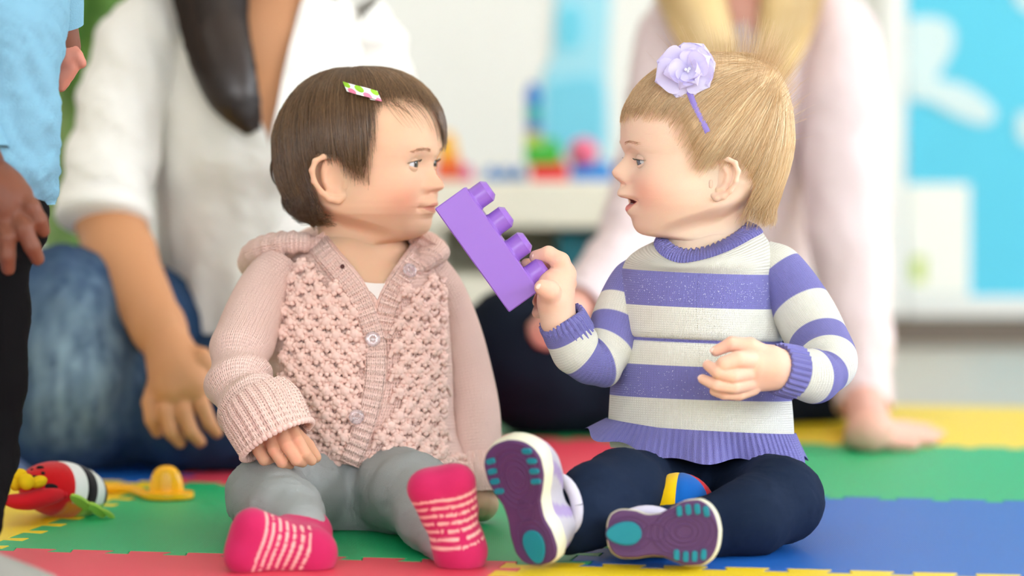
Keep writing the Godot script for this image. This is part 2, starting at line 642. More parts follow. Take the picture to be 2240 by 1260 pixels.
const BACK := -6.1
func room() -> void:
	var paint := mat(rgb8(236, 236, 230), 0.8)
	bump(paint, noise_tex(0.05, 256, 3, 5), 0.02, Vector3(3, 3, 3), true)
	var lino := mat(rgb8(190, 184, 172), 0.45)
	var im := Image.create_empty(256, 256, false, Image.FORMAT_RGB8)
	var nz := FastNoiseLite.new()
	nz.seed = 4
	nz.frequency = 0.09
	var pic := nz.get_seamless_image(256, 256)
	for y in 256:
		for x in 256:
			var k := 0.93 + 0.14 * pic.get_pixel(x, y).r
			im.set_pixel(x, y, Color(k, k, k))
	lino.albedo_texture = ImageTexture.create_from_image(im)
	lino.uv1_triplanar = true
	lino.uv1_world_triplanar = true
	lino.uv1_scale = Vector3(2, 2, 2)
	slab("floor", Vector3(-4.2, -0.2, -6.3), Vector3(4.2, -0.012, 3.2), lino)
	slab("ceiling", Vector3(-4.2, 2.7, -6.3), Vector3(4.2, 2.85, 3.2), mat(rgb8(244, 244, 240), 0.9))
	slab("wall_back", Vector3(-4.2, -0.012, BACK - 0.2), Vector3(4.2, 2.7, BACK), paint)
	slab("wall_left", Vector3(-4.2, -0.012, BACK), Vector3(-4.0, 2.7, 3.0), paint)
	# window walls: to the right and behind the lens
	var g := Geo.new()
	for b in [[BACK, 3.0, -0.012, 0.75], [BACK, 3.0, 2.4, 2.7], [BACK, -5.4, 0.75, 2.4], [-3.1, -2.5, 0.75, 2.4], [-0.2, 0.4, 0.75, 2.4], [2.4, 3.0, 0.75, 2.4]]:
		var lo := Vector3(4.0, b[2], b[0])
		var hi := Vector3(4.2, b[3], b[1])
		g.box(Transform3D(Basis(), (lo + hi) / 2.0), hi - lo)
	put("wall_right", g, paint, self, "", "", "", "structure")
	g = Geo.new()
	for b in [[-4.0, 4.0, -0.012, 0.75], [-4.0, 4.0, 2.4, 2.7], [-4.0, -3.0, 0.75, 2.4], [-0.3, 0.3, 0.75, 2.4], [3.0, 4.0, 0.75, 2.4]]:
		var lo := Vector3(b[0], b[2], 3.0)
		var hi := Vector3(b[1], b[3], 3.2)
		g.box(Transform3D(Basis(), (lo + hi) / 2.0), hi - lo)
	put("wall_front", g, paint, self, "", "", "", "structure")
	var frame := mat(rgb8(240, 240, 238), 0.4)
	var pane := mat(Color(0.95, 0.98, 1.0, 0.06), 0.02)
	pane.transparency = BaseMaterial3D.TRANSPARENCY_ALPHA
	var wins := [[4.1, -5.4, -3.1, true], [4.1, -2.5, -0.2, true], [4.1, 0.4, 2.4, true], [3.1, -3.0, -0.3, false], [3.1, 0.3, 3.0, false]]
	for i in wins.size():
		var w: Array = wins[i]
		var o := Node3D.new()
		o.name = "window_%d" % (i + 1)
		add_child(o)
		o.set_meta("kind", "structure")
		g = Geo.new()
		var gp := Geo.new()
		var mid: float = (w[1] + w[2]) / 2.0
		var wide: float = w[2] - w[1]
		for q in [[mid, 0.78, wide, 0.06], [mid, 2.37, wide, 0.06], [w[1] + 0.03, 1.575, 0.06, 1.53], [w[2] - 0.03, 1.575, 0.06, 1.53], [mid, 1.575, 0.05, 1.53]]:
			var c := Vector3(w[0], q[1], q[0]) if w[3] else Vector3(q[0], q[1], w[0])
			var s := Vector3(0.07, q[3], q[2]) if w[3] else Vector3(q[2], q[3], 0.07)
			g.box(Transform3D(Basis(), c), s, 0.004)
		put("window_frame", g, frame, o)
		var c2 := Vector3(w[0], 1.575, mid) if w[3] else Vector3(mid, 1.575, w[0])
		var s2 := Vector3(0.006, 1.53, wide - 0.12) if w[3] else Vector3(wide - 0.12, 1.53, 0.006)
		gp.box(Transform3D(Basis(), c2), s2)
		put("pane", gp, pane, o)
	slab("baseboard_back", Vector3(-4.0, -0.012, BACK), Vector3(4.0, 0.05, BACK + 0.012), mat(rgb8(112, 98, 84), 0.5), 0.002)

# ---------------------------------------------------------------- foam mat of interlocking tiles
const TILE := 0.58
const TURN := 0.192
const TEETH := 10
var mat_o := Vector3.ZERO

func mat_point(i: float, j: float) -> Vector3:
	# tile coordinates (in tiles, to the right and away) to the floor
	return mat_o + Vector3(cos(TURN), 0, sin(TURN)) * i * TILE + Vector3(sin(TURN), 0, -cos(TURN)) * j * TILE

func teeth(a: Vector2, b: Vector2, straight: bool) -> PackedVector2Array:
	# the shared line between two corners, dovetailed
	var out := PackedVector2Array([a])
	if straight: return out
	var e := (b - a) / TEETH
	var m := Vector2(-e.y, e.x).normalized() * 0.021 / TILE
	for k in TEETH:
		var s := a + e * k
		out.append_array([s + e * 0.20 - m * 0.5, s + e * 0.13 - m * 0.5 + e * 0.0])
		out[out.size() - 2] = s + e * 0.04 - m * 0.5
		out[out.size() - 1] = s + e * 0.46 - m * 0.5
		out.append_array([s + e * 0.38 + m * 0.5, s + e * 1.12 + m * 0.5])
	# tidy the last tooth so that it ends at the corner
	out.resize(out.size() - 1)
	out.append(b - e * 0.02 + m * 0.5)
	return out

func inset(p: PackedVector2Array, d: float) -> PackedVector2Array:
	var out := PackedVector2Array()
	var sg := 1.0 if Geometry2D.is_polygon_clockwise(p) else -1.0
	for i in p.size():
		var a := (p[i] - p[i - 1]).normalized()
		var b := (p[(i + 1) % p.size()] - p[i]).normalized()
		var m := Vector2(a.y, -a.x) + Vector2(b.y, -b.x)
		out.append(p[i] + m / maxf(0.5, 1.0 + a.dot(b)) * d * sg)
	return out

func foam_mat() -> void:
	mat_o = on_floor(1130, 1231)
	var weave := height_tex(64, 64, func(u, w): return 0.5 + 0.5 * sin(TAU * u) * sin(TAU * w))
	var cols := {
		"green": rgb8(0, 176, 108), "red": rgb8(234, 70, 92), "blue": rgb8(18, 98, 190), "yellow": rgb8(246, 212, 16)}
	var mats := {}
	for k in cols:
		var m := mat(cols[k], 0.44, 0.5)
		bump(m, weave, 0.05, Vector3(260, 260, 260), true)
		mats[k] = m
	# column, row, colour, label; rows run away from the lens. Rows 0 and up are shifted by one tooth
	var plan := [
		[-2, -1, "blue", "blue foam mat tile at the very front left corner"],
		[-1, -1, "red", "red foam mat tile in front of the child in pink"],
		[0, -1, "yellow", "yellow foam mat tile along the front edge, right"],
		[1, -1, "green", "green foam mat tile at the front right corner"],
		[-2, 0, "yellow", "yellow foam mat tile under the striped plush toy"],
		[-1, 0, "green", "green foam mat tile under the child in pink"],
		[0, 0, "blue", "blue foam mat tile under the child in stripes"],
		[1, 0, "red", "red foam mat tile at the right, beside the blue one"],
		[-2, 1, "blue", "blue foam mat tile under the woman in white"],
		[-1, 1, "red", "red foam mat tile behind the child in pink"],
		[0, 1, "green", "green foam mat tile right, behind the child in stripes"],
		[1, 1, "blue", "blue foam mat tile at the far right edge"],
		[-2, 2, "red", "red foam mat tile behind the woman in white"],
		[-1, 2, "green", "green foam mat tile behind the toy brick, under dark trousers"],
		[0, 2, "yellow", "yellow foam mat tile under the hand of the woman in pale pink"],
		[1, 2, "yellow", "yellow foam mat tile at the back right corner"],
	]
	for t in plan:
		var i: int = t[0]
		var j: int = t[1]
		var sh := 0.0 if j < 0 else 0.1
		var p := PackedVector2Array()
		var a := Vector2(i + sh, j)
		# the four shared edges, each always run from its lower to its higher corner
		if j == 0:
			# this row sits one tooth further right on the row before it
			var l0 := Vector2(i, 0)
			var e1 := teeth(l0, l0 + Vector2(1, 0), false)
			p.append(l0 + Vector2(0.108, 0))
			p.append_array(e1.slice(5))
			p.append_array(teeth(l0 + Vector2(1, 0), l0 + Vector2(2, 0), false).slice(0, 5))
			p.append(l0 + Vector2(1.108, 0))
		else:
			p.append_array(teeth(a, a + Vector2(1, 0), false))
		p.append_array(teeth(a + Vector2(1, 0), a + Vector2(1, 1), false).slice(1 if j == 0 else 0))
		var e3 := teeth(a + Vector2(0, 1), a + Vector2(1, 1), j == 2)
		e3.append(a + Vector2(1, 1))
		e3.reverse()
		e3.resize(e3.size() - 1)
		p.append_array(e3)
		var e4 := teeth(a, a + Vector2(0, 1), false)
		e4.append(a + Vector2(0, 1))
		e4.reverse()
		e4.resize(e4.size() - 1)
		p.append_array(e4)
		var w := PackedVector2Array()
		for q in p:
			var f := mat_point(q.x, q.y)
			w.append(Vector2(f.x, -f.z))
		var g := Geo.new()
		g.prism(inset(w, 0.0003), Transform3D(Basis(Vector3(1, 0, 0), Vector3(0, 0, -1), Vector3(0, 1, 0)), Vector3(0, -0.012, 0)), 0.012, 0.0008)
		put("foam_mat_tile", g, mats[t[2]], self, t[3], "mat tile", "interlocking foam mat tiles")


# ---------------------------------------------------------------- heads
# a head table has rows [height in pixels of the photograph, front, back, half width, front without nose and lips, breadth of the nose or lips], in mm, top first
class Head:
	var t: Array           # skin
	var h: Array           # outer side of the hair: [height px, front, back, half width]
	var k := 0.00045       # metres per pixel
	var oy := 390.0
	var tr := Transform3D()
	var side := 1.0        # which ear looks at the lens
	var skin_r := PackedFloat32Array()
	var hair_r := PackedFloat32Array()
	var eye_y := 352.0
	var mouth_y := 441.0
	var skin := Color.WHITE
	var lip := Color.RED
	var blush := Color.RED
	var open_mouth := false

func head_point(hd: Head, ypx: float, a: float) -> Vector3:
	var Fr := tab(hd.t, ypx, 1) * 0.001
	var B := tab(hd.t, ypx, 2) * 0.001
	var W := tab(hd.t, ypx, 3) * 0.001
	var Fb := tab(hd.t, ypx, 4) * 0.001
	var wn := tab(hd.t, ypx, 5) * 0.001
	return head_shape(hd, ypx, a, Fr, B, W, Fb, wn)

func bell(x: float, y: float, cx: float, cy: float, sx: float, sy: float) -> float:
	var u := (x - cx) / sx
	var w := (y - cy) / sy
	var q := u * u + w * w
	return exp(-q) if q < 9.0 else 0.0

func head_shape(hd: Head, ypx: float, a: float, Fr: float, B: float, W: float, Fb: float, wn: float) -> Vector3:
	var ca := cos(a)
	var sa := sin(a)
	var y := (hd.oy - ypx) * hd.k
	# below the cheeks the skull narrows to the neck behind the jaw
	var nk := smoothstep(hd.mouth_y - 45.0, hd.mouth_y + 15.0, ypx)
	var jaw := lerpf(-0.45, 0.62, smoothstep(hd.mouth_y - 15.0, hd.mouth_y + 84.0, ypx))
	W = lerpf(minf(W, lerpf(W, 0.0315, nk)), W, smoothstep(jaw - 0.36, jaw + 0.34, ca))
	var x := W * signf(sa) * pow(absf(sa), 0.92)
	var z := 0.0
	if ca > 0:
		z = Fb * pow(ca, 0.74)
		var ax := absf(x)
		var fade := smoothstep(0.0, 0.5, ca)
		z += (Fr - Fb) * exp(-pow(x / wn, 2.0)) * fade
		var ey := (hd.oy - hd.eye_y) * hd.k
		var my := (hd.oy - hd.mouth_y) * hd.k
		# eye sockets, brows, cheeks, nostrils, corners of the mouth
		z -= 0.0052 * bell(ax, y, 0.0245, ey - 0.001, 0.0115, 0.0085) * fade
		z += 0.0014 * bell(ax, y, 0.026, ey + 0.016, 0.014, 0.006) * fade
		var ch := bell(ax, y, 0.043, my + 0.014, 0.022, 0.024)
		z += 0.0045 * ch
		x += signf(x) * 0.0035 * ch
		z += 0.0030 * bell(ax, y, 0.0095, my + 0.0205, 0.0042, 0.0046) * fade
		z -= 0.0028 * bell(ax, y, 0.0052, my + 0.0163, 0.0028, 0.0022) * fade
		z -= 0.0030 * bell(ax, y, 0.0195, my, 0.0042, 0.0036) * fade
		if hd.open_mouth:
			z -= 0.0085 * bell(ax, y, 0.0, my, 0.0125, 0.0026) * fade
		else:
			z -= 0.0022 * exp(-pow(x / 0.017, 4.0)) * exp(-pow((y - my) / 0.0011, 2.0)) * fade
	else:
		z = -B * pow(-ca, 0.86)
	return Vector3(x, y, z)

func head_color(hd: Head, p: Vector3) -> Color:
	var c := hd.skin
	var my := (hd.oy - hd.mouth_y) * hd.k
	if p.z > 0.02:
		c = c.lerp(hd.blush, 0.75 * smoothstep(0.022, 0.055, p.z) * bell(absf(p.x), p.y, 0.041, my + 0.010, 0.019, 0.017))
		c = c.lerp(hd.blush, 0.35 * bell(p.x, p.y, 0.0, my + 0.023, 0.011, 0.008))
		var lw := 0.0165
		var u := absf(p.x) / lw
		if u < 1.0 and p.z > 0.055:
			var up := 0.0050 * (1.0 - u * u) * (1.0 if p.y > my else 0.0)
			var dn := (0.0105 if hd.open_mouth else 0.0052) * (1.0 - u * u)
			if (p.y >= my and p.y - my < up) or (p.y < my and my - p.y < dn):
				c = hd.lip.lerp(c, 0.35 * u)
			if hd.open_mouth and absf(p.y - my) < 0.0028 * (1.0 - u * u):
				c = lin(120, 40, 40)
	return c

func build_head(g: Geo, hd: Head) -> void:
	var ys := []
	var y0: float = hd.t[0][0]
	for i in 10: ys.append(y0 + 22.0 * pow(i / 10.0, 2.0))
	var y := y0 + 22.0
	var last: float = hd.t[hd.t.size() - 1][0]
	while y < last:
		ys.append(y)
		y += 1.4 if (y > hd.eye_y - 22 and y < hd.mouth_y + 60) else 3.2
	ys.append(last)
	var ns := 144
	var p := PackedVector3Array()
	var q := PackedVector2Array()
	var cl := PackedColorArray()
	for yy in ys:
		var Fr := tab(hd.t, yy, 1) * 0.001
		var B := tab(hd.t, yy, 2) * 0.001
		var W := tab(hd.t, yy, 3) * 0.001
		var Fb := tab(hd.t, yy, 4) * 0.001
		var wn := tab(hd.t, yy, 5) * 0.001
		for j in ns + 1:
			var s := float(j % ns) / ns
			var a := TAU * s - 0.55 * sin(TAU * s)
			var pt := head_shape(hd, yy, a, Fr, B, W, Fb, wn)
			p.append(hd.tr * pt)
			q.append(Vector2(pt.x + pt.z, pt.y))
			cl.append(head_color(hd, pt))
	g.grid(p, ys.size(), ns + 1, true, q, cl)

func build_ear(g: Geo, hd: Head, sd: float, size: float, cz: float, cy: float, flare: float) -> void:
	# a: towards the back, b: up, c: away from the head; in ear heights
	var b := []
	var rim := [[0.18, 0.00, -0.02], [0.08, 0.14, 0.00], [0.09, 0.32, 0.05], [0.22, 0.46, 0.10], [0.42, 0.49, 0.16], [0.57, 0.40, 0.19], [0.63, 0.20, 0.21], [0.59, -0.04, 0.20], [0.48, -0.26, 0.15], [0.34, -0.40, 0.10], [0.20, -0.44, 0.06], [0.10, -0.36, -0.01]]
	var rr := [0.045, 0.05, 0.052, 0.055, 0.058, 0.06, 0.06, 0.058, 0.06, 0.075, 0.085, 0.06]
	var anti := [[0.34, 0.33, 0.05], [0.44, 0.16, 0.08], [0.43, -0.05, 0.08], [0.34, -0.20, 0.06], [0.22, -0.25, 0.05]]
	var org := Vector3(sd * 0.0, cy, cz)
	var out := Vector3(sd * cos(flare), 0, -sin(flare))
	var back := Vector3(sd * sin(flare), 0, -cos(flare))
	var W := 0.0
	for tries in 1: W = absf(head_point(hd, hd.oy - cy / hd.k, PI / 2).x)
	org.x = sd * (W - 0.004)
	var place := func(e: Array) -> Vector3: return hd.tr * (org + (back * e[0] + Vector3.UP * e[1] + out * e[2]) * size)
	for i in rim.size() - 1:
		b.append([place.call(rim[i]), place.call(rim[i + 1]), rr[i] * size, rr[i + 1] * size])
	for i in anti.size() - 1:
		b.append([place.call(anti[i]), place.call(anti[i + 1]), 0.052 * size, 0.052 * size])
	b.append([place.call([0.06, -0.05, 0.03]), place.call([0.06, -0.16, 0.03]), 0.075 * size, 0.07 * size, 0.06 * size])   # tragus
	for e in 13:
		var yy := lerpf(0.36, -0.30, e / 12.0)
		var wd := 0.52 - 0.5 * pow(absf(yy - 0.15), 1.6)
		b.append([place.call([0.10, yy, -0.17]), place.call([wd, yy, 0.02]), 0.09 * size, 0.05 * size, 0.07 * size])
	nets(g, b, 0.0011, 0.0022, hd.skin.lerp(hd.blush, 0.22))

func build_eye(root: Node3D, g: Geo, hd: Head, sd: float, iris: Color, look: Vector3, upper: float, lower: float, lash: Color, lashes: Geo) -> void:
	# skin lids go into g; the ball is a part of its own
	var r := 0.0112
	var ey := (hd.oy - hd.eye_y) * hd.k
	var x := 0.0262
	var surf := 0.0
	for i in 60:
		var q := head_point(hd, hd.eye_y, i * 0.025)
		if absf(q.x) >= x:
			surf = q.z
			break
	var c := Vector3(sd * x, ey, surf - r + 0.0040)
	var dirv := look.normalized()
	var ball := Geo.new()
	var tr2 := hd.tr
	var col := func(d: Vector3) -> Color:
		var a := d.angle_to(dirv)
		if a < 0.24: return Color(0.004, 0.004, 0.005)
		if a < 0.66: return iris if a < 0.58 else iris * 0.4
		return lin(214, 210, 208)
	ellipsoid(ball, tr2 * Transform3D(Basis(), c), Vector3(r, r, r), 40, 56, col)
	var em := vmat(0.08, 0.6)
	part(root, "eye", ball, em)
	# lids: patches of a slightly larger ball, from the fold to the edge
	for top in [true, false]:
		var p := PackedVector3Array()
		var uvs := PackedVector2Array()
		var cl := PackedColorArray()
		var na := 25
		var nb := 9
		for i in nb:
			for j in na:
				var az := lerpf(-1.25, 1.25, j / float(na - 1))
				var shut := cos(az * 1.18)
				var edge := (upper if top else lower) * maxf(shut, 0.0) + (0.02 if top else -0.02)
				var far := 1.25 if top else -1.2
				var el := lerpf(edge, far, i / float(nb - 1))
				var rad := r * (1.075 if i < 2 else 1.06)
				if i == 0: rad = r * 1.015
				rad *= lerpf(1.0, 0.93, smoothstep(0.45, 1.0, i / float(nb - 1)))
				var d := Vector3(sin(az) * cos(el), sin(el), cos(az) * cos(el))
				p.append(hd.tr * (c + d * rad))
				uvs.append(Vector2.ZERO)
				cl.append(hd.skin.lerp(hd.blush, 0.30) if i < 3 else hd.skin.lerp(hd.blush, 0.12))
				if i == 0 and top and lash.a > 0:
					var n2 := 2
					for s in n2:
						var out := (d + Vector3(sin(az) * 0.5, 0.0, 0.3)).normalized()
						var a0: Vector3 = hd.tr * (c + d * rad * 1.02 + Vector3(0.0003 * s, 0, 0))
						var tip: Vector3 = hd.tr * (c + d * rad + out * 0.0040 + Vector3(0.0006 * s, 0.0008, 0))
						var midp: Vector3 = hd.tr * (c + d * rad + out * 0.0022 + Vector3(0, -0.0008, 0))
						strand(lashes, curve([a0, midp, tip], 5), 0.00022, 0.00008, lash)
		g.grid(p, nb, na, false, uvs, cl, hd.tr.basis * Vector3(0, 0, 1))

# ---------------------------------------------------------------- hair
func strand(g: Geo, line: PackedVector3Array, r0: float, r1: float, col: Color) -> void:
	# a three-sided hair
	var m := line.size()
	var k := g.v.size()
	var t0 := (line[m - 1] - line[0]).normalized()
	var x := t0.cross(Vector3(0.31, 0.87, 0.38)).normalized()
	for i in m:
		var t := (line[mini(i + 1, m - 1)] - line[maxi(i - 1, 0)]).normalized()
		x = (x - t * x.dot(t)).normalized()
		var y := t.cross(x)
		var r := lerpf(r0, r1, float(i) / (m - 1))
		var d1 := y * 0.866 - x * 0.5
		var d2 := -y * 0.866 - x * 0.5
		g.v.append(line[i] + x * r); g.v.append(line[i] + d1 * r); g.v.append(line[i] + d2 * r)
		g.n.append(x); g.n.append(d1); g.n.append(d2)
		for q in 3:
			g.uv.append(Vector2(q / 3.0, i))
			g.c.append(col)
	for i in m - 1:
		var a := k + i * 3
		for q in 3:
			var b := a + q
			var d := a + (q + 1) % 3
			g.ix.append_array([b, b + 3, d, d, b + 3, d + 3])

const AZ := 96
const EL := 64
func radius_table(rows: Array, hd: Head, hair: bool) -> PackedFloat32Array:
	# distance from the head's middle to its surface for every direction
	var out := PackedFloat32Array()
	for i in EL + 1:
		var el := PI * (float(i) / EL - 0.5)
		for j in AZ:
			var az := TAU * j / AZ
			var d := Vector3(sin(az) * cos(el), sin(el), cos(az) * cos(el))
			var lo := 0.0
			var hi := 0.16
			for s in 11:
				var r := (lo + hi) / 2
				var p := d * r
				var yp := hd.oy - p.y / hd.k
				var ok := false
				if yp > rows[0][0] and yp < rows[rows.size() - 1][0]:
					var W := tab(rows, yp, 3) * 0.001
					var Z := tab(rows, yp, (1 if hair else 4) if p.z > 0 else 2) * 0.001
					if W > 0 and Z > 0:
						ok = pow(absf(p.x / W), 2.15) + pow(absf(p.z / Z), 2.15) < 1.0
				if ok: lo = r
				else: hi = r
			out.append(lo)
	return out

func radius_of(t: PackedFloat32Array, d: Vector3) -> float:
	var fi := clampf((asin(clampf(d.y, -1, 1)) / PI + 0.5) * EL, 0, EL - 0.001)
	var fj := fposmod(atan2(d.x, d.z) / TAU, 1.0) * AZ
	var i := int(fi)
	var j := int(fj) % AZ
	var j2 := (j + 1) % AZ
	var u := fi - i
	var w := fj - int(fj)
	return lerpf(lerpf(t[i * AZ + j], t[i * AZ + j2], w), lerpf(t[(i + 1) * AZ + j], t[(i + 1) * AZ + j2], w), u)

func dir_at(hd: Head, az: float, ypx: float, hair: bool) -> Vector3:
	# the direction of the surface point at that compass angle (degrees from the face) and height
	var rows: Array = hd.h if hair else hd.t
	var y := (hd.oy - ypx) * hd.k
	var W := tab(rows, ypx, 3) * 0.001
	var a := deg_to_rad(az)
	var s := Vector3(sin(a), 0, cos(a))
	var Z := tab(rows, ypx, 1 if s.z > 0 else 2) * 0.001
	var r := 1.0 / sqrt(pow(s.x / maxf(W, 0.01), 2) + pow(s.z / maxf(Z, 0.01), 2))
	return (s * r + Vector3(0, y, 0)).normalized()

func build_hair(g: Geo, hd: Head, pole: Vector3, ends: Array, n: int, cols: Array, sd: int, shell: Color, lift := 1.0, jit := 10.0, wave := 0.0) -> void:
	var rg := RandomNumberGenerator.new()
	rg.seed = sd
	# the mass of hair beneath the single strands
	var p := PackedVector3Array()
	var q := PackedVector2Array()
	var cl := PackedColorArray()
	var na := 160
	var nb := 26
	for i in nb + 1:
		for j in na + 1:
			var az := -180.0 + 360.0 * (j % na) / na
			var d := dir_at(hd, az, tab(ends, az, 1) - (30.0 if absf(az) < 75.0 else 16.0), true)
			var s := i / float(nb)
			var e := pole.slerp(d, s)
			var a := radius_of(hd.skin_r, e)
			var b := radius_of(hd.hair_r, e)
			var f := 0.86 * (1.0 - smoothstep(0.90, 1.0, s) * 0.75)
			p.append(hd.tr * (e * lerpf(a, maxf(b, a + 0.001), f)))
			q.append(Vector2(az / 360.0 * 8.0, s))
			cl.append(shell)
	g.grid(p, nb + 1, na + 1, true, q, cl)
	var nz := FastNoiseLite.new()
	nz.seed = sd
	nz.frequency = 1.0
	for i in n:
		var az := rg.randf_range(-180, 180)
		# locks: neighbouring hairs lie at one depth, end together and share a tone
		var clump := nz.get_noise_1d(az * 0.22) + 0.5 * nz.get_noise_1d(az * 0.7 + 50.0)
		var yend := tab(ends, az, 1) + rg.randf_range(-jit, jit * 0.8) + clump * jit * 1.2
		var d := dir_at(hd, clampf(az + rg.randf_range(-4, 4), -180, 180), yend, true)
		var s0 := pow(rg.randf(), 1.3) * 0.62
		var s1 := 1.0 - pow(rg.randf(), 3.0) * 0.35
		if s1 - s0 < 0.2: s0 = maxf(0.0, s1 - 0.3)
		var layer := rg.randf_range(0.84, 1.02) + 0.12 * clump
		var start := pole
		var side := pole.cross(d).normalized()
		var bow := rg.randf_range(-0.03, 0.03)
		var ph := rg.randf_range(0, TAU)
		var line := PackedVector3Array()
		for m in 10:
			var u := m / 9.0
			var s := lerpf(s0, s1, u)
			var e := (start.slerp(d, s) + side * (bow * sin(PI * u) + wave * sin(ph + s * 5.0))).normalized()
			var a := radius_of(hd.skin_r, e)
			var b := maxf(radius_of(hd.hair_r, e), a + 0.0012)
			var f := lerpf(0.84, layer, smoothstep(0.0, 0.3, u))
			if u > 0.8: f *= 1.0 - 0.25 * rg.randf() * (u - 0.8) / 0.2
			line.append(hd.tr * (e * lerpf(a, b, f * lift)))
		var c: Color = cols[rg.randi() % cols.size()]
		strand(g, line, rg.randf_range(0.00015, 0.00026), 0.00009, c * rg.randf_range(0.85, 1.15) * (1.0 + 0.22 * clump))

# ---------------------------------------------------------------- shared cloth helpers
var knit_tex: ImageTexture
var fuzz_tex: ImageTexture
var twill_tex: ImageTexture
var weave_tex: ImageTexture

func textures() -> void:
	knit_tex = height_tex(48, 48, knit_height)
	fuzz_tex = noise_tex(0.06, 256, 4, 11)
	weave_tex = height_tex(32, 32, func(u, w): return 0.5 + 0.5 * sin(TAU * u) * sin(TAU * w))
	twill_tex = height_tex(32, 32, func(u, w): return 0.5 + 0.5 * sin(TAU * (u + w)))

func knit_mat(m: StandardMaterial3D, sw: float, sh: float, cm: float) -> StandardMaterial3D:
	bump(m, knit_tex, cm, Vector3(1.0 / sw, 1.0 / sh, 1))
	m.rim_enabled = true
	m.rim = 0.35
	m.rim_tint = 0.6
	return m

# torso rows: [pixel height, left, right, depth of the middle, half depth]
func on_torso(rows: Array, px: float, py: float, lift := 0.0) -> Vector3:
	var xl := tab(rows, py, 1)
	var xr := tab(rows, py, 2)
	var u := clampf((px - (xl + xr) / 2) / ((xr - xl) / 2), -0.985, 0.985)
	return at(px, py, tab(rows, py, 3) - tab(rows, py, 4) * sqrt(1 - u * u) - lift)

func torso_normal(rows: Array, px: float, py: float) -> Vector3:
	var a := on_torso(rows, px + 3, py) - on_torso(rows, px - 3, py)
	var b := on_torso(rows, px, py - 3) - on_torso(rows, px, py + 3)
	return a.cross(b).normalized()

func band(g: Geo, rows: Array, path: Array, wide: float, lift: float, rib: float, deep: float, col := Color.WHITE) -> void:
	# a strip of ribbing laid on a torso along pixel points
	var pts := []
	for q in path: pts.append(Vector3(q[0], q[1], 0))
	var n := 150
	var line := curve(pts, n)
	var p := PackedVector3Array()
	var uvs := PackedVector2Array()
	var cl := PackedColorArray()
	var len_ := 0.0
	var last := Vector3.ZERO
	for i in n:
		var t := line[mini(i + 1, n - 1)] - line[maxi(i - 1, 0)]
		var e := Vector3(-t.y, t.x, 0).normalized()
		var here := on_torso(rows, line[i].x, line[i].y)
		if i > 0: len_ += here.distance_to(last)
		last = here
		var ridge := deep * cos(TAU * len_ / rib)
		for j in 9:
			var s := j / 8.0 - 0.5
			var f := line[i] + e * s * wide
			var edge := absf(s) * 2.0
			p.append(on_torso(rows, f.x, f.y, lift * (1.0 - pow(edge, 6.0)) + ridge * (1.0 - pow(edge, 8.0)) - (0.004 if j == 0 or j == 8 else 0.0)))
			uvs.append(Vector2(s * wide * 0.00047, len_))
			cl.append(col)
	g.grid(p, n, 9, false, uvs, cl, Vector3(0, 0, 1))

func foot_frame(toe: Vector3, heel: Vector3, sole: Vector3) -> Transform3D:
	# y: heel to toe, z: out of the sole
	var y := (toe - heel).normalized()
	var z := (sole - y * sole.dot(y)).normalized()
	return Transform3D(Basis(y.cross(z), y, z), heel)

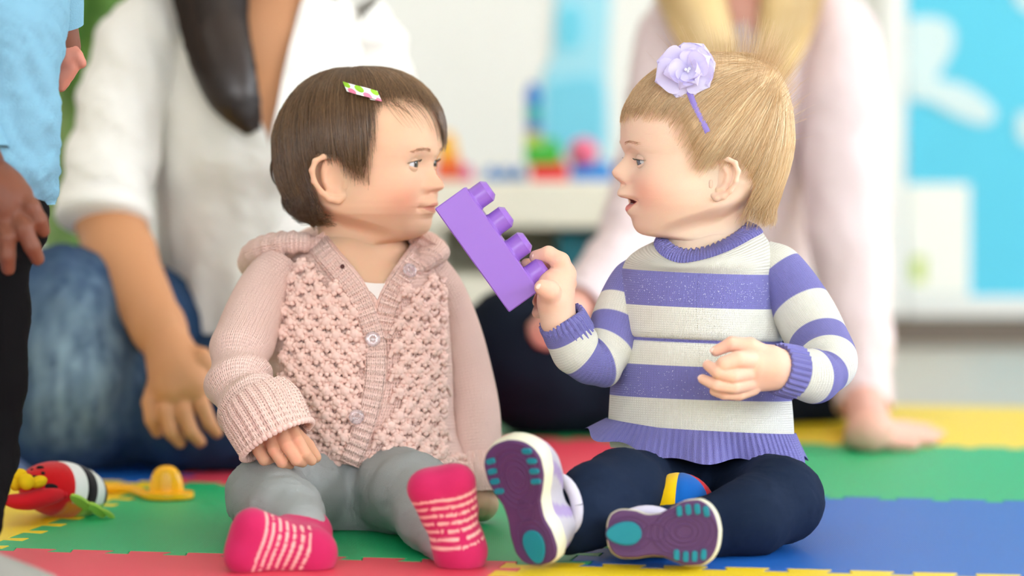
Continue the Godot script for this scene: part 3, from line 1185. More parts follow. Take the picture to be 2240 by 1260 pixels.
# ---------------------------------------------------------------- the child in the pink cardigan
func pink_child() -> void:
	var base := on_floor(790, 1150)
	var o := thing("person", base, "toddler with brown bob in pink knitted cardigan, sitting, touched by purple brick", "person", "children on the mat")
	var skin := vmat(0.55, 0.35)
	skin.subsurf_scatter_enabled = true
	skin.subsurf_scatter_strength = 0.22
	bump(skin, fuzz_tex, 0.012, Vector3(90, 90, 90))
	var hd := Head.new()
	hd.k = 0.000465
	hd.oy = 390.0
	hd.eye_y = 357.0
	hd.mouth_y = 453.0
	hd.side = -1.0
	var yaw := deg_to_rad(20)
	var fw := Vector3(cos(yaw), 0, sin(yaw))
	hd.tr = Transform3D(Basis(Vector3.UP.cross(fw), Vector3.UP, fw), at(790, 390, 3.345))
	hd.skin = lin(236, 188, 154)
	hd.lip = lin(214, 140, 122)
	hd.blush = lin(232, 158, 128)
	hd.t = [
		[158, 0.5, 0.5, 0.5, 0.5, 20], [160, 19, 19, 20, 19, 20], [165, 31, 32, 31, 31, 20], [173, 41, 42, 40, 41, 20], [185, 52, 52, 49, 52, 20], [205, 64, 63, 57, 64, 20], [230, 74, 72, 63, 74, 20], [260, 80, 79, 67, 80, 20], [285, 82, 81.5, 68, 82, 20],
		[310, 83, 82, 68, 82.5, 12], [334, 82.5, 80.5, 67, 81, 10], [346, 80, 79.5, 66.3, 79, 8], [356, 78.8, 78.3, 65.8, 77.5, 8], [366, 79.5, 77, 65.2, 76.5, 8.5], [378, 82.5, 75, 64.7, 76, 9], [390, 87, 73, 64.2, 75.5, 10], [400, 90.2, 71, 63.8, 75, 11], [407, 91.3, 69.5, 63.4, 75, 11.5], [413, 89.5, 68, 63.2, 74.8, 11], [418, 85, 66.5, 63, 74.6, 10],
		[424, 82.6, 65, 62.8, 74.5, 9], [434, 82.4, 62.5, 62.6, 74.3, 13], [442, 83.8, 60, 62.2, 74, 17], [448, 83.6, 58, 62, 73.8, 18], [453, 80.5, 57, 61.6, 73.6, 17], [458, 81.0, 56, 61, 73.4, 17], [464, 80.6, 54, 60.2, 73.2, 16], [471, 76.5, 52, 57.5, 73, 17], [479, 74.2, 50, 55, 72.6, 20], [489, 74.6, 48, 51.5, 72.6, 20], [500, 73.2, 46.5, 47, 72, 20], [511, 68.5, 46, 42, 68.5, 20],
		[519, 61, 46, 38.5, 61, 20], [525, 51, 46, 36.5, 51, 20], [530, 40, 46, 35.5, 40, 20], [536, 34, 46, 36, 34, 20], [550, 31, 47, 35, 31, 20], [575, 31, 50, 37, 31, 20], [610, 34, 52, 42, 34, 20]]
	hd.h = [
		[141, 0.5, 0.5, 0.5], [143, 21, 22, 20], [148, 34, 34, 33], [158, 47, 46, 45], [172, 58, 57, 55], [190, 68, 66.5, 63.5], [215, 78, 76, 70.5], [245, 85.5, 84.5, 75.5], [275, 88.5, 89.5, 78], [305, 89, 92.5, 79], [340, 87, 92, 79], [370, 84, 91, 77], [400, 80, 87.5, 75], [430, 76, 81, 71], [455, 70, 72, 63], [480, 60, 60, 53], [500, 55, 50, 46]]
	hd.skin_r = radius_table(hd.t, hd, false)
	hd.hair_r = radius_table(hd.h, hd, true)
	var g := Geo.new()
	build_head(g, hd)
	build_ear(g, hd, -1.0, 0.047, 0.012, 0.0, 0.50)
	build_ear(g, hd, 1.0, 0.047, 0.012, 0.0, 0.50)
	for s in [-1.0, 1.0]:
		var lashes := Geo.new()
		build_eye(o, g, hd, s, lin(46, 34, 28), Vector3(0.10, -0.02, 1), 0.27, -0.27, Color(0.01, 0.008, 0.006), lashes)
		part(o, "lashes", lashes, vmat(0.5))
	# chest under the cardigan, arms down to the fists: one skin
	var rows := [
		[520, 708, 892, 3.345, 0.040], [545, 668, 915, 3.35, 0.048], [570, 632, 945, 3.355, 0.058], [600, 608, 965, 3.36, 0.067], [650, 594, 980, 3.36, 0.074], [700, 578, 984, 3.36, 0.078], [750, 566, 987, 3.36, 0.081], [800, 562, 990, 3.36, 0.084], [850, 566, 992, 3.36, 0.087], [900, 576, 994, 3.36, 0.089], [950, 590, 1002, 3.36, 0.090], [985, 596, 1016, 3.36, 0.089], [1018, 606, 1030, 3.36, 0.087]]
	var ck := []
	for y in [572, 590, 612, 645, 700, 800, 880, 950]:
		var xl := tab(rows, y, 1) + (40 if y < 580 else 22)
		var xr := tab(rows, y, 2) - (40 if y < 580 else 22)
		var dd := tab(rows, y, 3)
		ck.append([at((xl + xr) / 2, y, dd), Vector3((xr - xl) / 2 * dd / F, 0, 0), Vector3(0, 0, tab(rows, y, 4) - 0.006)])
	loft(g, ck, 40, 48, 1.0, hd.skin, null, true, true)
	var b := []
	chain(b, [at(640, 600, 3.35), at(590, 625, 3.338), at(552, 700, 3.315), at(524, 785, 3.275), at(526, 850, 3.245), at(560, 895, 3.222), at(600, 918, 3.212)], [0.016, 0.018, 0.018, 0.017, 0.016, 0.016, 0.016])
	chain(b, [at(930, 600, 3.36), at(962, 640, 3.37), at(1018, 810, 3.385), at(1045, 1040, 3.36), at(1050, 1100, 3.34)], [0.016, 0.016, 0.018, 0.016, 0.02])
	nets(g, b, 0.005, 0.01, hd.skin)
	b = []
	var W := at(598, 915, 3.208)
	chain(b, [W, at(604, 945, 3.185)], [0.0165, 0.0185], 0.006)
	chain(b, [W, at(585, 955, 3.187)], [0.014, 0.013], 0.006)
	chain(b, [W, at(626, 940, 3.185)], [0.014, 0.013], 0.006)
	chain(b, [at(572, 958, 3.190), at(566, 985, 3.176), at(578, 1005, 3.172), at(592, 1010, 3.180)], [0.0075, 0.0066, 0.0062, 0.0052], 0.0010)
	chain(b, [at(590, 948, 3.182), at(600, 985, 3.163), at(618, 1012, 3.162), at(634, 1016, 3.172)], [0.0080, 0.0064, 0.0060, 0.0050], 0.0010)
	chain(b, [at(612, 940, 3.180), at(628, 975, 3.158), at(648, 1006, 3.158), at(662, 1012, 3.168)], [0.0080, 0.0064, 0.0060, 0.0050], 0.0010)
	chain(b, [at(634, 935, 3.182), at(652, 965, 3.162), at(668, 992, 3.161), at(682, 1008, 3.168)], [0.0078, 0.0063, 0.0059, 0.0050], 0.0010)
	chain(b, [at(640, 945, 3.195), at(672, 975, 3.195), at(690, 1000, 3.188)], [0.0080, 0.0072, 0.006], 0.0010)
	var warm := hd.skin.lerp(lin(222, 140, 104), 0.35)
	var knuckles := [at(600, 985, 3.155), at(628, 975, 3.15), at(652, 965, 3.155), at(618, 1012, 3.155), at(648, 1006, 3.15)]
	nets(g, b, 0.0016, 0.004, func(p: Vector3) -> Color:
		var r := 0.0
		for q in knuckles: r = maxf(r, exp(-p.distance_squared_to(q) / 0.00005))
		return warm.lerp(hd.blush, r * 0.7))
	part(o, "body", g, skin)
	# hair
	var hg := Geo.new()
	var ends := [[-180, 488], [-140, 484], [-125, 472], [-116, 400], [-106, 350], [-84, 352], [-70, 380], [-60, 335], [-40, 318], [-24, 312], [-12, 300], [-4, 262], [4, 226], [20, 216], [42, 216], [52, 222], [57, 246], [60, 330], [65, 388], [76, 384], [83, 350], [105, 342], [114, 380], [121, 462], [140, 484], [180, 488]]
	for e in ends: e[0] = float(e[0])
	# the near side is -x: mirror the compass
	var mir := []
	for i in range(ends.size() - 1, -1, -1): mir.append([-ends[i][0], ends[i][1]])
	var pole := (Vector3(0.008, 0.115, -0.012)).normalized()
	build_hair(hg, hd, pole, mir, 11000, [lin(112, 83, 56), lin(122, 92, 62), lin(104, 76, 50), lin(144, 110, 76), lin(94, 68, 45)], 21, lin(98, 71, 47), 1.0, 18.0, 0.006)
	# wisps over the brow, curls at the nape
	var rg := RandomNumberGenerator.new()
	rg.seed = 9
	for i in 130:
		var az := -rg.randf_range(-30, 50)
		var y0 := rg.randf_range(205, 225)
		var y1 := y0 + rg.randf_range(20, 115) * (1.0 if az > -18 else 0.55)
		var line := PackedVector3Array()
		for m in 8:
			var u := m / 7.0
			var d := dir_at(hd, az + 12.0 * u * u, lerpf(y0, y1, u), true)
			line.append(hd.tr * (d * (radius_of(hd.skin_r, d) + 0.0035 + 0.003 * sin(PI * u))))
		strand(hg, line, 0.00018, 0.00008, lin(128, 94, 62) * rg.randf_range(0.8, 1.2))
	for i in 420:
		var az := rg.randf_range(-178, -112)
		var y0 := rg.randf_range(330, 420)
		var y1 := rg.randf_range(470, 500) - maxf(0.0, -120.0 - az) * 0.0
		var curl := rg.randf_range(0.002, 0.010)
		var line := PackedVector3Array()
		for m in 12:
			var u := m / 11.0
			var d := dir_at(hd, az + 10.0 * u, lerpf(y0, y1, u), true)
			line.append(hd.tr * (d * (radius_of(hd.hair_r, d) * (1.0 - 0.03 * (1.0 - u)) + curl * smoothstep(0.55, 0.85, u) * (1.0 - 1.6 * smoothstep(0.8, 1.0, u)))))
		strand(hg, line, 0.00036, 0.00014, lin(100, 72, 48) * rg.randf_range(0.75, 1.25))
	for i in 70:
		# a curl that stands off behind
		var line := PackedVector3Array()
		var q := rg.randf_range(-1, 1)
		var w := rg.randf_range(0, 1)
		for m in 12:
			var u := m / 11.0
			var a := lerpf(1.2, 4.9, u)
			line.append(at(610 + 19 * cos(a) * (1.0 - 0.2 * w) + q, 372 - 34 * sin(a) + q * 2.0, 3.335 + 0.006 * w + 0.01 * u))
		strand(hg, line, 0.0003, 0.0001, lin(98, 70, 46) * rg.randf_range(0.8, 1.2))
	var hm := vmat(0.30, 0.6)
	var hair := part(o, "hair", hg, hm)
	# brows and lashes
	for s in [-1.0, 1.0]:
		var brow := Geo.new()
		for i in 70:
			var u := rg.randf()
			var x: float = s * lerpf(0.010, 0.037, u)
			var yp := 333.0 - 8.0 * sin(PI * (0.15 + 0.75 * u)) + rg.randf_range(-3, 3)
			var a := 0.0
			for st in 90:
				a = st * 0.016
				if absf(head_point(hd, yp, a).x) >= absf(x): break
			var p0 := head_point(hd, yp, a * s)
			p0.z += 0.0004
			var p1 := p0 + Vector3(s * 0.005, 0.0012, -0.0008 - 0.002 * u)
			strand(brow, PackedVector3Array([hd.tr * p0, hd.tr * ((p0 + p1) / 2 + Vector3(0, 0, 0.0004)), hd.tr * p1]), 0.00014, 0.00005, lin(186, 140, 106))
		part(o, "eyebrow", brow, vmat(0.5))
	hair_clip(hd, o)
	# ------------------------------------------------ cardigan
	var pink := rgb8(249, 211, 196)
	var sm := knit_mat(mat(pink, 0.85, 0.25), 0.0048, 0.0036, 0.20)
	var yarn := mat(pink, 0.85, 0.25)
	bump(yarn, fuzz_tex, 0.05, Vector3(60, 60, 60), true)
	yarn.rim_enabled = true
	yarn.rim = 0.35
	yarn.rim_tint = 0.6
	var card := Node3D.new()
	card.name = "cardigan"
	o.add_child(card)
	card.set_meta("label", "pale pink chunky knitted cardigan with bobbles")
	var open := [[520, 700, 945], [550, 712, 925], [590, 745, 895], [620, 785, 862], [650, 822, 834], [690, 836, 836], [760, 848, 848], [850, 842, 842], [940, 818, 818], [1018, 786, 786]]
	g = Geo.new()
	var p := PackedVector3Array()
	var q := PackedVector2Array()
	var cl := PackedColorArray()
	var nr := 110
	var nc := 97
	for i in nr:
		var y := lerpf(520, 1018, i / float(nr - 1))
		var xl := tab(rows, y, 1)
		var xr := tab(rows, y, 2)
		var cx := (xl + xr) / 2
		var w := (xr - xl) / 2
		var a0 := asin(clampf((tab(open, y, 2) - cx) / w, -0.95, 0.95))
		var a1 := asin(clampf((tab(open, y, 1) - cx) / w, -0.95, 0.95)) + TAU
		for j in nc:
			var a := lerpf(a0, a1, j / float(nc - 1))
			var hem := 6.0 * sin(a * 3.0 + 0.5) * smoothstep(960, 1018, y)
			p.append(at(cx + w * sin(a), y + hem, tab(rows, y, 3) - tab(rows, y, 4) * cos(a)))
			q.append(Vector2(0.5 * j / (nc - 1), y * 0.00047))
			cl.append(Color.WHITE)
	g.grid(p, nr, nc, false, q, cl, Vector3.ZERO)
	part(card, "body_panel", g, sm)
	# bobbles and the loops between them
	var bob := Geo.new()
	ellipsoid(bob, Transform3D(), Vector3(0.0056, 0.0056, 0.0056), 7, 10)
	for k in 6:
		var a := TAU * k / 6.0 + 0.3
		ellipsoid(bob, Transform3D(Basis(Vector3(0, 0, 1), a), Vector3(cos(a), sin(a), 0) * 0.0053 + Vector3(0, 0, 0.0008)), Vector3(0.0031, 0.0029, 0.0032), 5, 8)
	g = Geo.new()
	var rg2 := RandomNumberGenerator.new()
	rg2.seed = 3
	var row := 0
	var y2 := 583.0
	while y2 < 1004:
		var x2 := 618.0 + (19.5 if row % 2 else 0.0)
		while x2 < 985:
			var mid := tab(open, y2, 1)
			var mid2 := tab(open, y2, 2)
			var left := x2 < mid - 54 and x2 > 616
			var right := x2 > mid2 + (40 if y2 < 680 else 18) and x2 < 985 - maxf(0.0, (640 - y2) * 0.4)
			if left or right:
				var jx := x2 + rg2.randf_range(-2.5, 2.5)
				var jy := y2 + rg2.randf_range(-2.5, 2.5) + (x2 - 800) * 0.02
				var nrm := torso_normal(rows, jx, jy)
				var ux := nrm.cross(Vector3(0.1, 1, 0)).normalized() * -1.0
				var uy := nrm.cross(ux)
				var bs := Basis(ux, uy, nrm).rotated(nrm, rg2.randf_range(-0.4, 0.4)).scaled(Vector3.ONE * rg2.randf_range(0.92, 1.12))
				var where := on_torso(rows, jx, jy, 0.0045)
				g.add(bob, Transform3D(bs, where))
				for sx in [-1.0, 1.0]:
					var ex: float = jx + sx * 19.5
					var ey := jy + 25.0
					if ey < 1012 and ex > 612 and ex < 988:
						var m1 := on_torso(rows, jx + sx * 12, jy + 8, 0.0035)
						var m2 := on_torso(rows, jx + sx * 15, jy + 16, 0.0030)
						sweep(g, curve([where - nrm * 0.001, m1, m2, on_torso(rows, ex, ey, 0.0035)], 7), 0.0026, 0.0026, 6)
					# the stitch that runs sideways between two bobbles
				var s1 := on_torso(rows, jx + 12, jy - 3, 0.0028)
				var s2 := on_torso(rows, jx + 19.5, jy + 4, 0.0040)
				var s3 := on_torso(rows, jx + 27, jy - 3, 0.0028)
				if jx + 30 < 985: sweep(g, curve([s1, s2, s3], 6), 0.0027, 0.0027, 6)
			x2 += 39.0
		y2 += 25.0
		row += 1
	part(card, "bobble_stitches", g, yarn)
	# the ribbed bands that button
	g = Geo.new()
	band(g, rows, [[938, 524], [915, 560], [890, 595], [866, 632], [850, 665], [842, 700], [838, 740]], 56, 0.0045, 0.0085, 0.0019)
	part(card, "button_band", g, sm)
	g = Geo.new()
	band(g, rows, [[688, 520], [712, 556], [742, 592], [776, 636], [802, 690], [820, 750], [820, 830], [806, 900], [786, 960], [762, 1014]], 58, 0.0085, 0.0085, 0.0019)
	var bandm := part(card, "button_band", g, sm)
	# picots along the hem
	g = Geo.new()
	for i in 46:
		var x := lerpf(606, 1026, i / 45.0)
		if absf(x - 775) < 32:
			if g.v.size(): part(card, "hem", g, yarn)
			g = Geo.new()
			continue
		ellipsoid(g, Transform3D(Basis(), on_torso(rows, x, 1014 + 4.0 * sin(i * 0.9), 0.001)), Vector3(0.0052, 0.0042, 0.0042), 6, 8)
		ellipsoid(g, Transform3D(Basis(), on_torso(rows, x + 5, 1002 + 4.0 * sin(i * 1.3), 0.002)), Vector3(0.0050, 0.0040, 0.0040), 6, 8)
	part(card, "hem", g, yarn)
	# buttons: clear faceted discs
	var clear := mat(Color(1, 0.95, 0.95, 0.25), 0.08, 0.7)
	clear.refraction_enabled = true
	clear.refraction_scale = 0.05
	for bp in [[895, 592, 0.006], [815, 742, 0.0105], [780, 912, 0.0105]]:
		var bg := Geo.new()
		var nrm := torso_normal(rows, bp[0], bp[1])
		var ux := nrm.cross(Vector3.UP).normalized()
		var c0 := on_torso(rows, bp[0], bp[1], bp[2])
		var keys := []
		for s in [[0.0, 0.004], [0.0, 0.0072], [0.0016, 0.0078], [0.0030, 0.0066], [0.0034, 0.0036], [0.0028, 0.0020], [0.0027, 0.0003]]:
			keys.append([c0 + nrm * s[0], ux * s[1], nrm.cross(ux) * s[1]])
		loft(bg, keys, 13, 14)
		part(card, "button", bg, clear, "clear plastic button")
	# buttonhole
	g = Geo.new()
	ellipsoid(g, Transform3D(Basis(), on_torso(rows, 749, 583, 0.0098)), Vector3(0.0022, 0.0024, 0.0008), 6, 10)
	part(card, "buttonhole", g, mat(rgb8(84, 48, 44), 0.9), "dark buttonhole")
	# sleeves
	g = Geo.new()
	var k0 := limb_keys([at(628, 572, 3.345), at(590, 620, 3.338), at(552, 700, 3.315), at(524, 785, 3.275), at(524, 850, 3.245), at(552, 893, 3.218), at(580, 918, 3.204)], [0.023, 0.0285, 0.031, 0.0315, 0.0315, 0.034, 0.036], Vector3(0, 0, 1))
	loft(g, k0, 90, 56, 0.22, Color.WHITE, func(i, a, pt, nrm):
		var w := 0.0042 * sin(i * 34.0 + 1.6 * cos(a + 1.0)) * smoothstep(0.38, 0.55, i) * (1.0 - smoothstep(0.78, 0.92, i))
		return pt + nrm * w)
	part(card, "sleeve", g, sm)
	g = Geo.new()
	var kc := limb_keys([at(560, 880, 3.205), at(576, 905, 3.198), at(592, 935, 3.188), at(606, 962, 3.180), at(600, 950, 3.186), at(588, 925, 3.198)], [0.0385, 0.0415, 0.0405, 0.0385, 0.0335, 0.030], Vector3(0, 0, 1))
	loft(g, kc, 60, 160, 0.24, Color.WHITE, func(i, a, pt, nrm): return pt + nrm * 0.0013 * cos(a * 26.0))
	part(card, "cuff", g, sm)
	g = Geo.new()
	for i in 44:
		var a := TAU * i / 44.0
		var kk: Array = kc[3]
		ellipsoid(g, Transform3D(Basis(), kk[0] + kk[1] * cos(a) + kk[2] * sin(a)), Vector3(0.0036, 0.0036, 0.0036), 5, 7)
	part(card, "cuff_edge", g, yarn)
	g = Geo.new()
	k0 = limb_keys([at(925, 575, 3.355), at(962, 635, 3.37), at(995, 720, 3.38), at(1018, 810, 3.385), at(1034, 900, 3.378), at(1042, 990, 3.365), at(1046, 1040, 3.355)], [0.021, 0.025, 0.0265, 0.0275, 0.0285, 0.0270, 0.0250], Vector3(0, 0, 1))
	loft(g, k0, 80, 48, 0.20)
	part(card, "sleeve", g, sm)
	g = Geo.new()
	kc = limb_keys([at(1042, 1010, 3.36), at(1047, 1050, 3.35), at(1050, 1085, 3.345)], [0.030, 0.0305, 0.029], Vector3(0, 0, 1))
	loft(g, kc, 20, 120, 0.2, Color.WHITE, func(i, a, pt, nrm): return pt + nrm * 0.0012 * cos(a * 24.0))
	part(card, "cuff", g, sm)
	# collar: the hood lies in a roll round the neck
	g = Geo.new()
	var hk := limb_keys([at(722, 540, 3.345), at(655, 530, 3.328), at(600, 538, 3.345), at(562, 556, 3.372), at(560, 580, 3.40), at(620, 560, 3.432), at(720, 535, 3.45), at(820, 528, 3.452), at(900, 535, 3.425), at(940, 548, 3.385), at(940, 560, 3.335), at(905, 592, 3.325)],
		[[0.011, 0.007], [0.0135, 0.011], [0.0145, 0.0135], [0.0155, 0.0145], [0.018, 0.016], [0.026, 0.02], [0.03, 0.022], [0.03, 0.022], [0.024, 0.019], [0.019, 0.015], [0.017, 0.0115], [0.014, 0.006]], Vector3(0, 1, 0))
	loft(g, hk, 110, 30, 0.09, Color.WHITE, func(i, a, pt, nrm): return pt + nrm * 0.0011 * cos(i * 170.0), true, true)
	part(card, "hood_collar", g, sm)
	# vest at the bottom of the neckline
	g = Geo.new()
	p = PackedVector3Array(); q = PackedVector2Array(); cl = PackedColorArray()
	for i in 9:
		for j in 13:
			var x := lerpf(795, 862, j / 12.0)
			var y := lerpf(616, 672, i / 8.0) + 4.0 * cos((j - 6) / 6.0 * 1.4)
			p.append(on_torso(rows, x, y, -0.002)); q.append(Vector2(x, y) * 0.0005); cl.append(Color.WHITE)
	g.grid(p, 9, 13, false, q, cl, Vector3(0, 0, 1))
	var vest := mat(rgb8(240, 232, 224), 0.8)
	part(o, "vest", g, knit_mat(vest, 0.002, 0.002, 0.02), "white vest in the neckline")
	# ------------------------------------------------ trousers
	var bn := []
	chain(bn, [at(715, 1075, 3.345), at(865, 1075, 3.345)], [0.066, 0.066])
	chain(bn, [at(705, 1110, 3.325), at(880, 1110, 3.325)], [0.04, 0.04])
	chain(bn, [at(735, 1130, 3.300), at(850, 1130, 3.300)], [0.022, 0.022])
	chain(bn, [at(700, 1075, 3.32), at(585, 1085, 3.225), at(592, 1092, 3.19)], [0.052, 0.0385, 0.036], 0.012)
	chain(bn, [at(592, 1092, 3.19), at(625, 1125, 3.11), at(660, 1160, 3.05)], [0.036, 0.034, 0.025], 0.012)
	chain(bn, [at(855, 1072, 3.32), at(905, 1080, 3.21)], [0.052, 0.0375], 0.012)
	chain(bn, [at(905, 1080, 3.21), at(950, 1130, 3.12), at(985, 1178, 3.06)], [0.0375, 0.034, 0.026], 0.012)
	g = Geo.new()
	nets(g, bn, 0.0034, 0.010)
	wrinkle(g, 0.0020, 3, Vector3(13, 24, 13))
	ground(g)
	var grey := mat(rgb8(160, 163, 160), 0.9, 0.2)
	bump(grey, fuzz_tex, 0.05, Vector3(45, 45, 45), true)
	part(o, "trousers", g, grey, "grey soft trousers")
	# ------------------------------------------------ socks
	sock(o, at(526, 1182, 2.985), at(680, 1212, 3.005), Vector3(-0.30, 0.05, 1).normalized(), at(672, 1168, 3.05), 3)
	sock(o, at(962, 1045, 3.005), at(1006, 1208, 3.015), Vector3(-0.10, 0.10, 1).normalized(), at(990, 1180, 3.06), 5)

func wrinkle(g: Geo, amp: float, sd: int, scale := Vector3(26, 26, 26)) -> void:
	# soft folds pressed into cloth
	var nz := FastNoiseLite.new()
	nz.seed = sd
	nz.frequency = 1.0
	nz.fractal_octaves = 2
	nz.domain_warp_enabled = true
	nz.domain_warp_amplitude = 0.6
	nz.domain_warp_frequency = 0.7
	var h := PackedFloat32Array()
	for i in g.v.size():
		var q := g.v[i] * scale
		h.append((1.0 - absf(nz.get_noise_3dv(q))) * 2.0 - 1.0)
	for i in g.v.size():
		g.v[i] += g.n[i] * h[i] * amp
	renormal(g)

func renormal(g: Geo) -> void:
	var nn := PackedVector3Array()
	nn.resize(g.v.size())
	for i in range(0, g.ix.size(), 3):
		var a := g.ix[i]
		var b := g.ix[i + 1]
		var d := g.ix[i + 2]
		var m := (g.v[d] - g.v[a]).cross(g.v[b] - g.v[a])
		nn[a] += m; nn[b] += m; nn[d] += m
	for i in nn.size(): nn[i] = nn[i].normalized()
	g.n = nn

func sock(o: Node3D, toe: Vector3, heel: Vector3, sole: Vector3, ankle: Vector3, sd: int) -> void:
	var t := foot_frame(toe, heel, sole)
	var L := toe.distance_to(heel)
	var b := []
	# heel, arch and ball; the sole lies at local z = 0.022
	chain(b, [t * Vector3(0, 0, -0.004), t * Vector3(-0.002, L * 0.45, -0.010), t * Vector3(0.0, L * 0.80, -0.006)], [0.026, 0.022, 0.024])
	chain(b, [t * Vector3(-0.012, L * 0.55, -0.006), t * Vector3(-0.014, L * 0.90, 0.0)], [0.016, 0.019])
	chain(b, [t * Vector3(0.012, L * 0.55, -0.008), t * Vector3(0.014, L * 0.88, -0.002)], [0.015, 0.018])
	chain(b, [t * Vector3(0, L * 0.5, -0.012), ankle + t.basis.z * -0.012], [0.022, 0.022])
	chain(b, [t * Vector3(0, 0.01, -0.012), ankle], [0.022, 0.024])
	var inv := t.affine_inverse()
	var nz := FastNoiseLite.new()
	nz.seed = sd
	nz.frequency = 1.0
	var hot := lin(200, 46, 96)
	var pale := lin(246, 190, 178)
	var g := Geo.new()
	nets(g, b, 0.0018, 0.008, func(p: Vector3) -> Color:
		var q := inv * p
		var v := q.y / L
		if q.z < -0.004 or v < 0.10 or v > 0.80: return hot
		var s := v * 9.5 + 0.25 * sin(q.x * 90.0)
		var f := s - floorf(s)
		var soft := smoothstep(0.0, 0.12, f) * (1.0 - smoothstep(0.36, 0.50, f))
		if v < 0.72 and nz.get_noise_2d(q.x * 130.0, floorf(s) * 7.3) > 0.28: return hot
		return hot.lerp(pale, soft))
	ground(g)
	var m := vmat(0.9, 0.2)
	bump(m, fuzz_tex, 0.03, Vector3(50, 50, 50), true)
	m.rim_enabled = true
	m.rim = 0.3
	part(o, "sock", g, m, "hot pink sock with pale grip stripes")

func hair_clip(hd: Head, o: Node3D) -> void:
	var dots := Image.create_empty(256, 96, false, Image.FORMAT_RGB8)
	dots.fill(rgb8(248, 246, 240))
	for c in [[18, 22, 30, "g"], [44, 78, 30, "p"], [112, 30, 34, "g"], [158, 82, 32, "p"], [228, 22, 30, "g"], [240, 92, 22, "p"]]:
		for y in 96:
			for x in 256:
				if Vector2(x, y).distance_to(Vector2(c[0], c[1])) < c[2]:
					dots.set_pixel(x, y, rgb8(150, 205, 40) if c[3] == "g" else rgb8(238, 130, 160))
	var m := mat(Color.WHITE, 0.6)
	m.albedo_texture = ImageTexture.create_from_image(dots)
	m.texture_repeat = false
	# ribbon laid along the near side of the hair
	var g := Geo.new()
	var p := PackedVector3Array()
	var q := PackedVector2Array()
	var cl := PackedColorArray()
	var lift := 0.0
	for i in 15:
		for j in 6:
			var u := i / 14.0
			var s := j / 5.0 - 0.5
			var px := lerpf(754, 830, u) + s * 9.0
			var py := lerpf(187, 212, u) + s * 22.0 + 2.0 * cos(u * PI)
			var dep := hair_depth(hd, px, py) - 0.0035 - 0.003 * sin(u * PI) - 0.0012 * cos(s * 3.0)
			p.append(at(px, py, dep)); q.append(Vector2(u, s + 0.5)); cl.append(Color.WHITE)
	g.grid(p, 15, 6, false, q, cl, Vector3(0, 0, 1))
	var back := Geo.new()
	var pb := PackedVector3Array()
	for i in p.size(): pb.append(p[i] + Vector3(0, 0, -0.0015))
	back.grid(pb, 15, 6, false, q, cl, Vector3(0, 0, -1))
	g.add(back, Transform3D())
	# the tail of the ribbon folds under at its end
	var tail := Geo.new()
	var pt := PackedVector3Array()
	var qt := PackedVector2Array()
	var ct := PackedColorArray()
	for i in 6:
		for j in 4:
			var u := i / 5.0
			var s := j / 3.0 - 0.5
			var px := lerpf(806, 832, u) + s * 8.0
			var py := lerpf(210, 214, u) + s * 16.0
			pt.append(at(px, py, hair_depth(hd, px, py) - 0.0015)); qt.append(Vector2(0.75 + 0.25 * u, s + 0.5)); ct.append(Color.WHITE)
	tail.grid(pt, 6, 4, false, qt, ct, Vector3(0, 0, 1))
	g.add(tail, Transform3D())
	part(o, "hair_clip", g, m, "white ribbon hair clip with green and pink dots")

func hair_depth(hd: Head, px: float, py: float) -> float:
	# how far from the lens the near side of the hair is at that pixel
	var d := 3.22
	while d < 3.4:
		var e := hd.tr.affine_inverse() * at(px, py, d)
		if e.length() < radius_of(hd.hair_r, e.normalized()) * 1.005: return d
		d += 0.001
	return 3.33

# ---------------------------------------------------------------- the child in the striped jumper
const LILAC := [128, 124, 192]
const CREAM := [240, 236, 222]

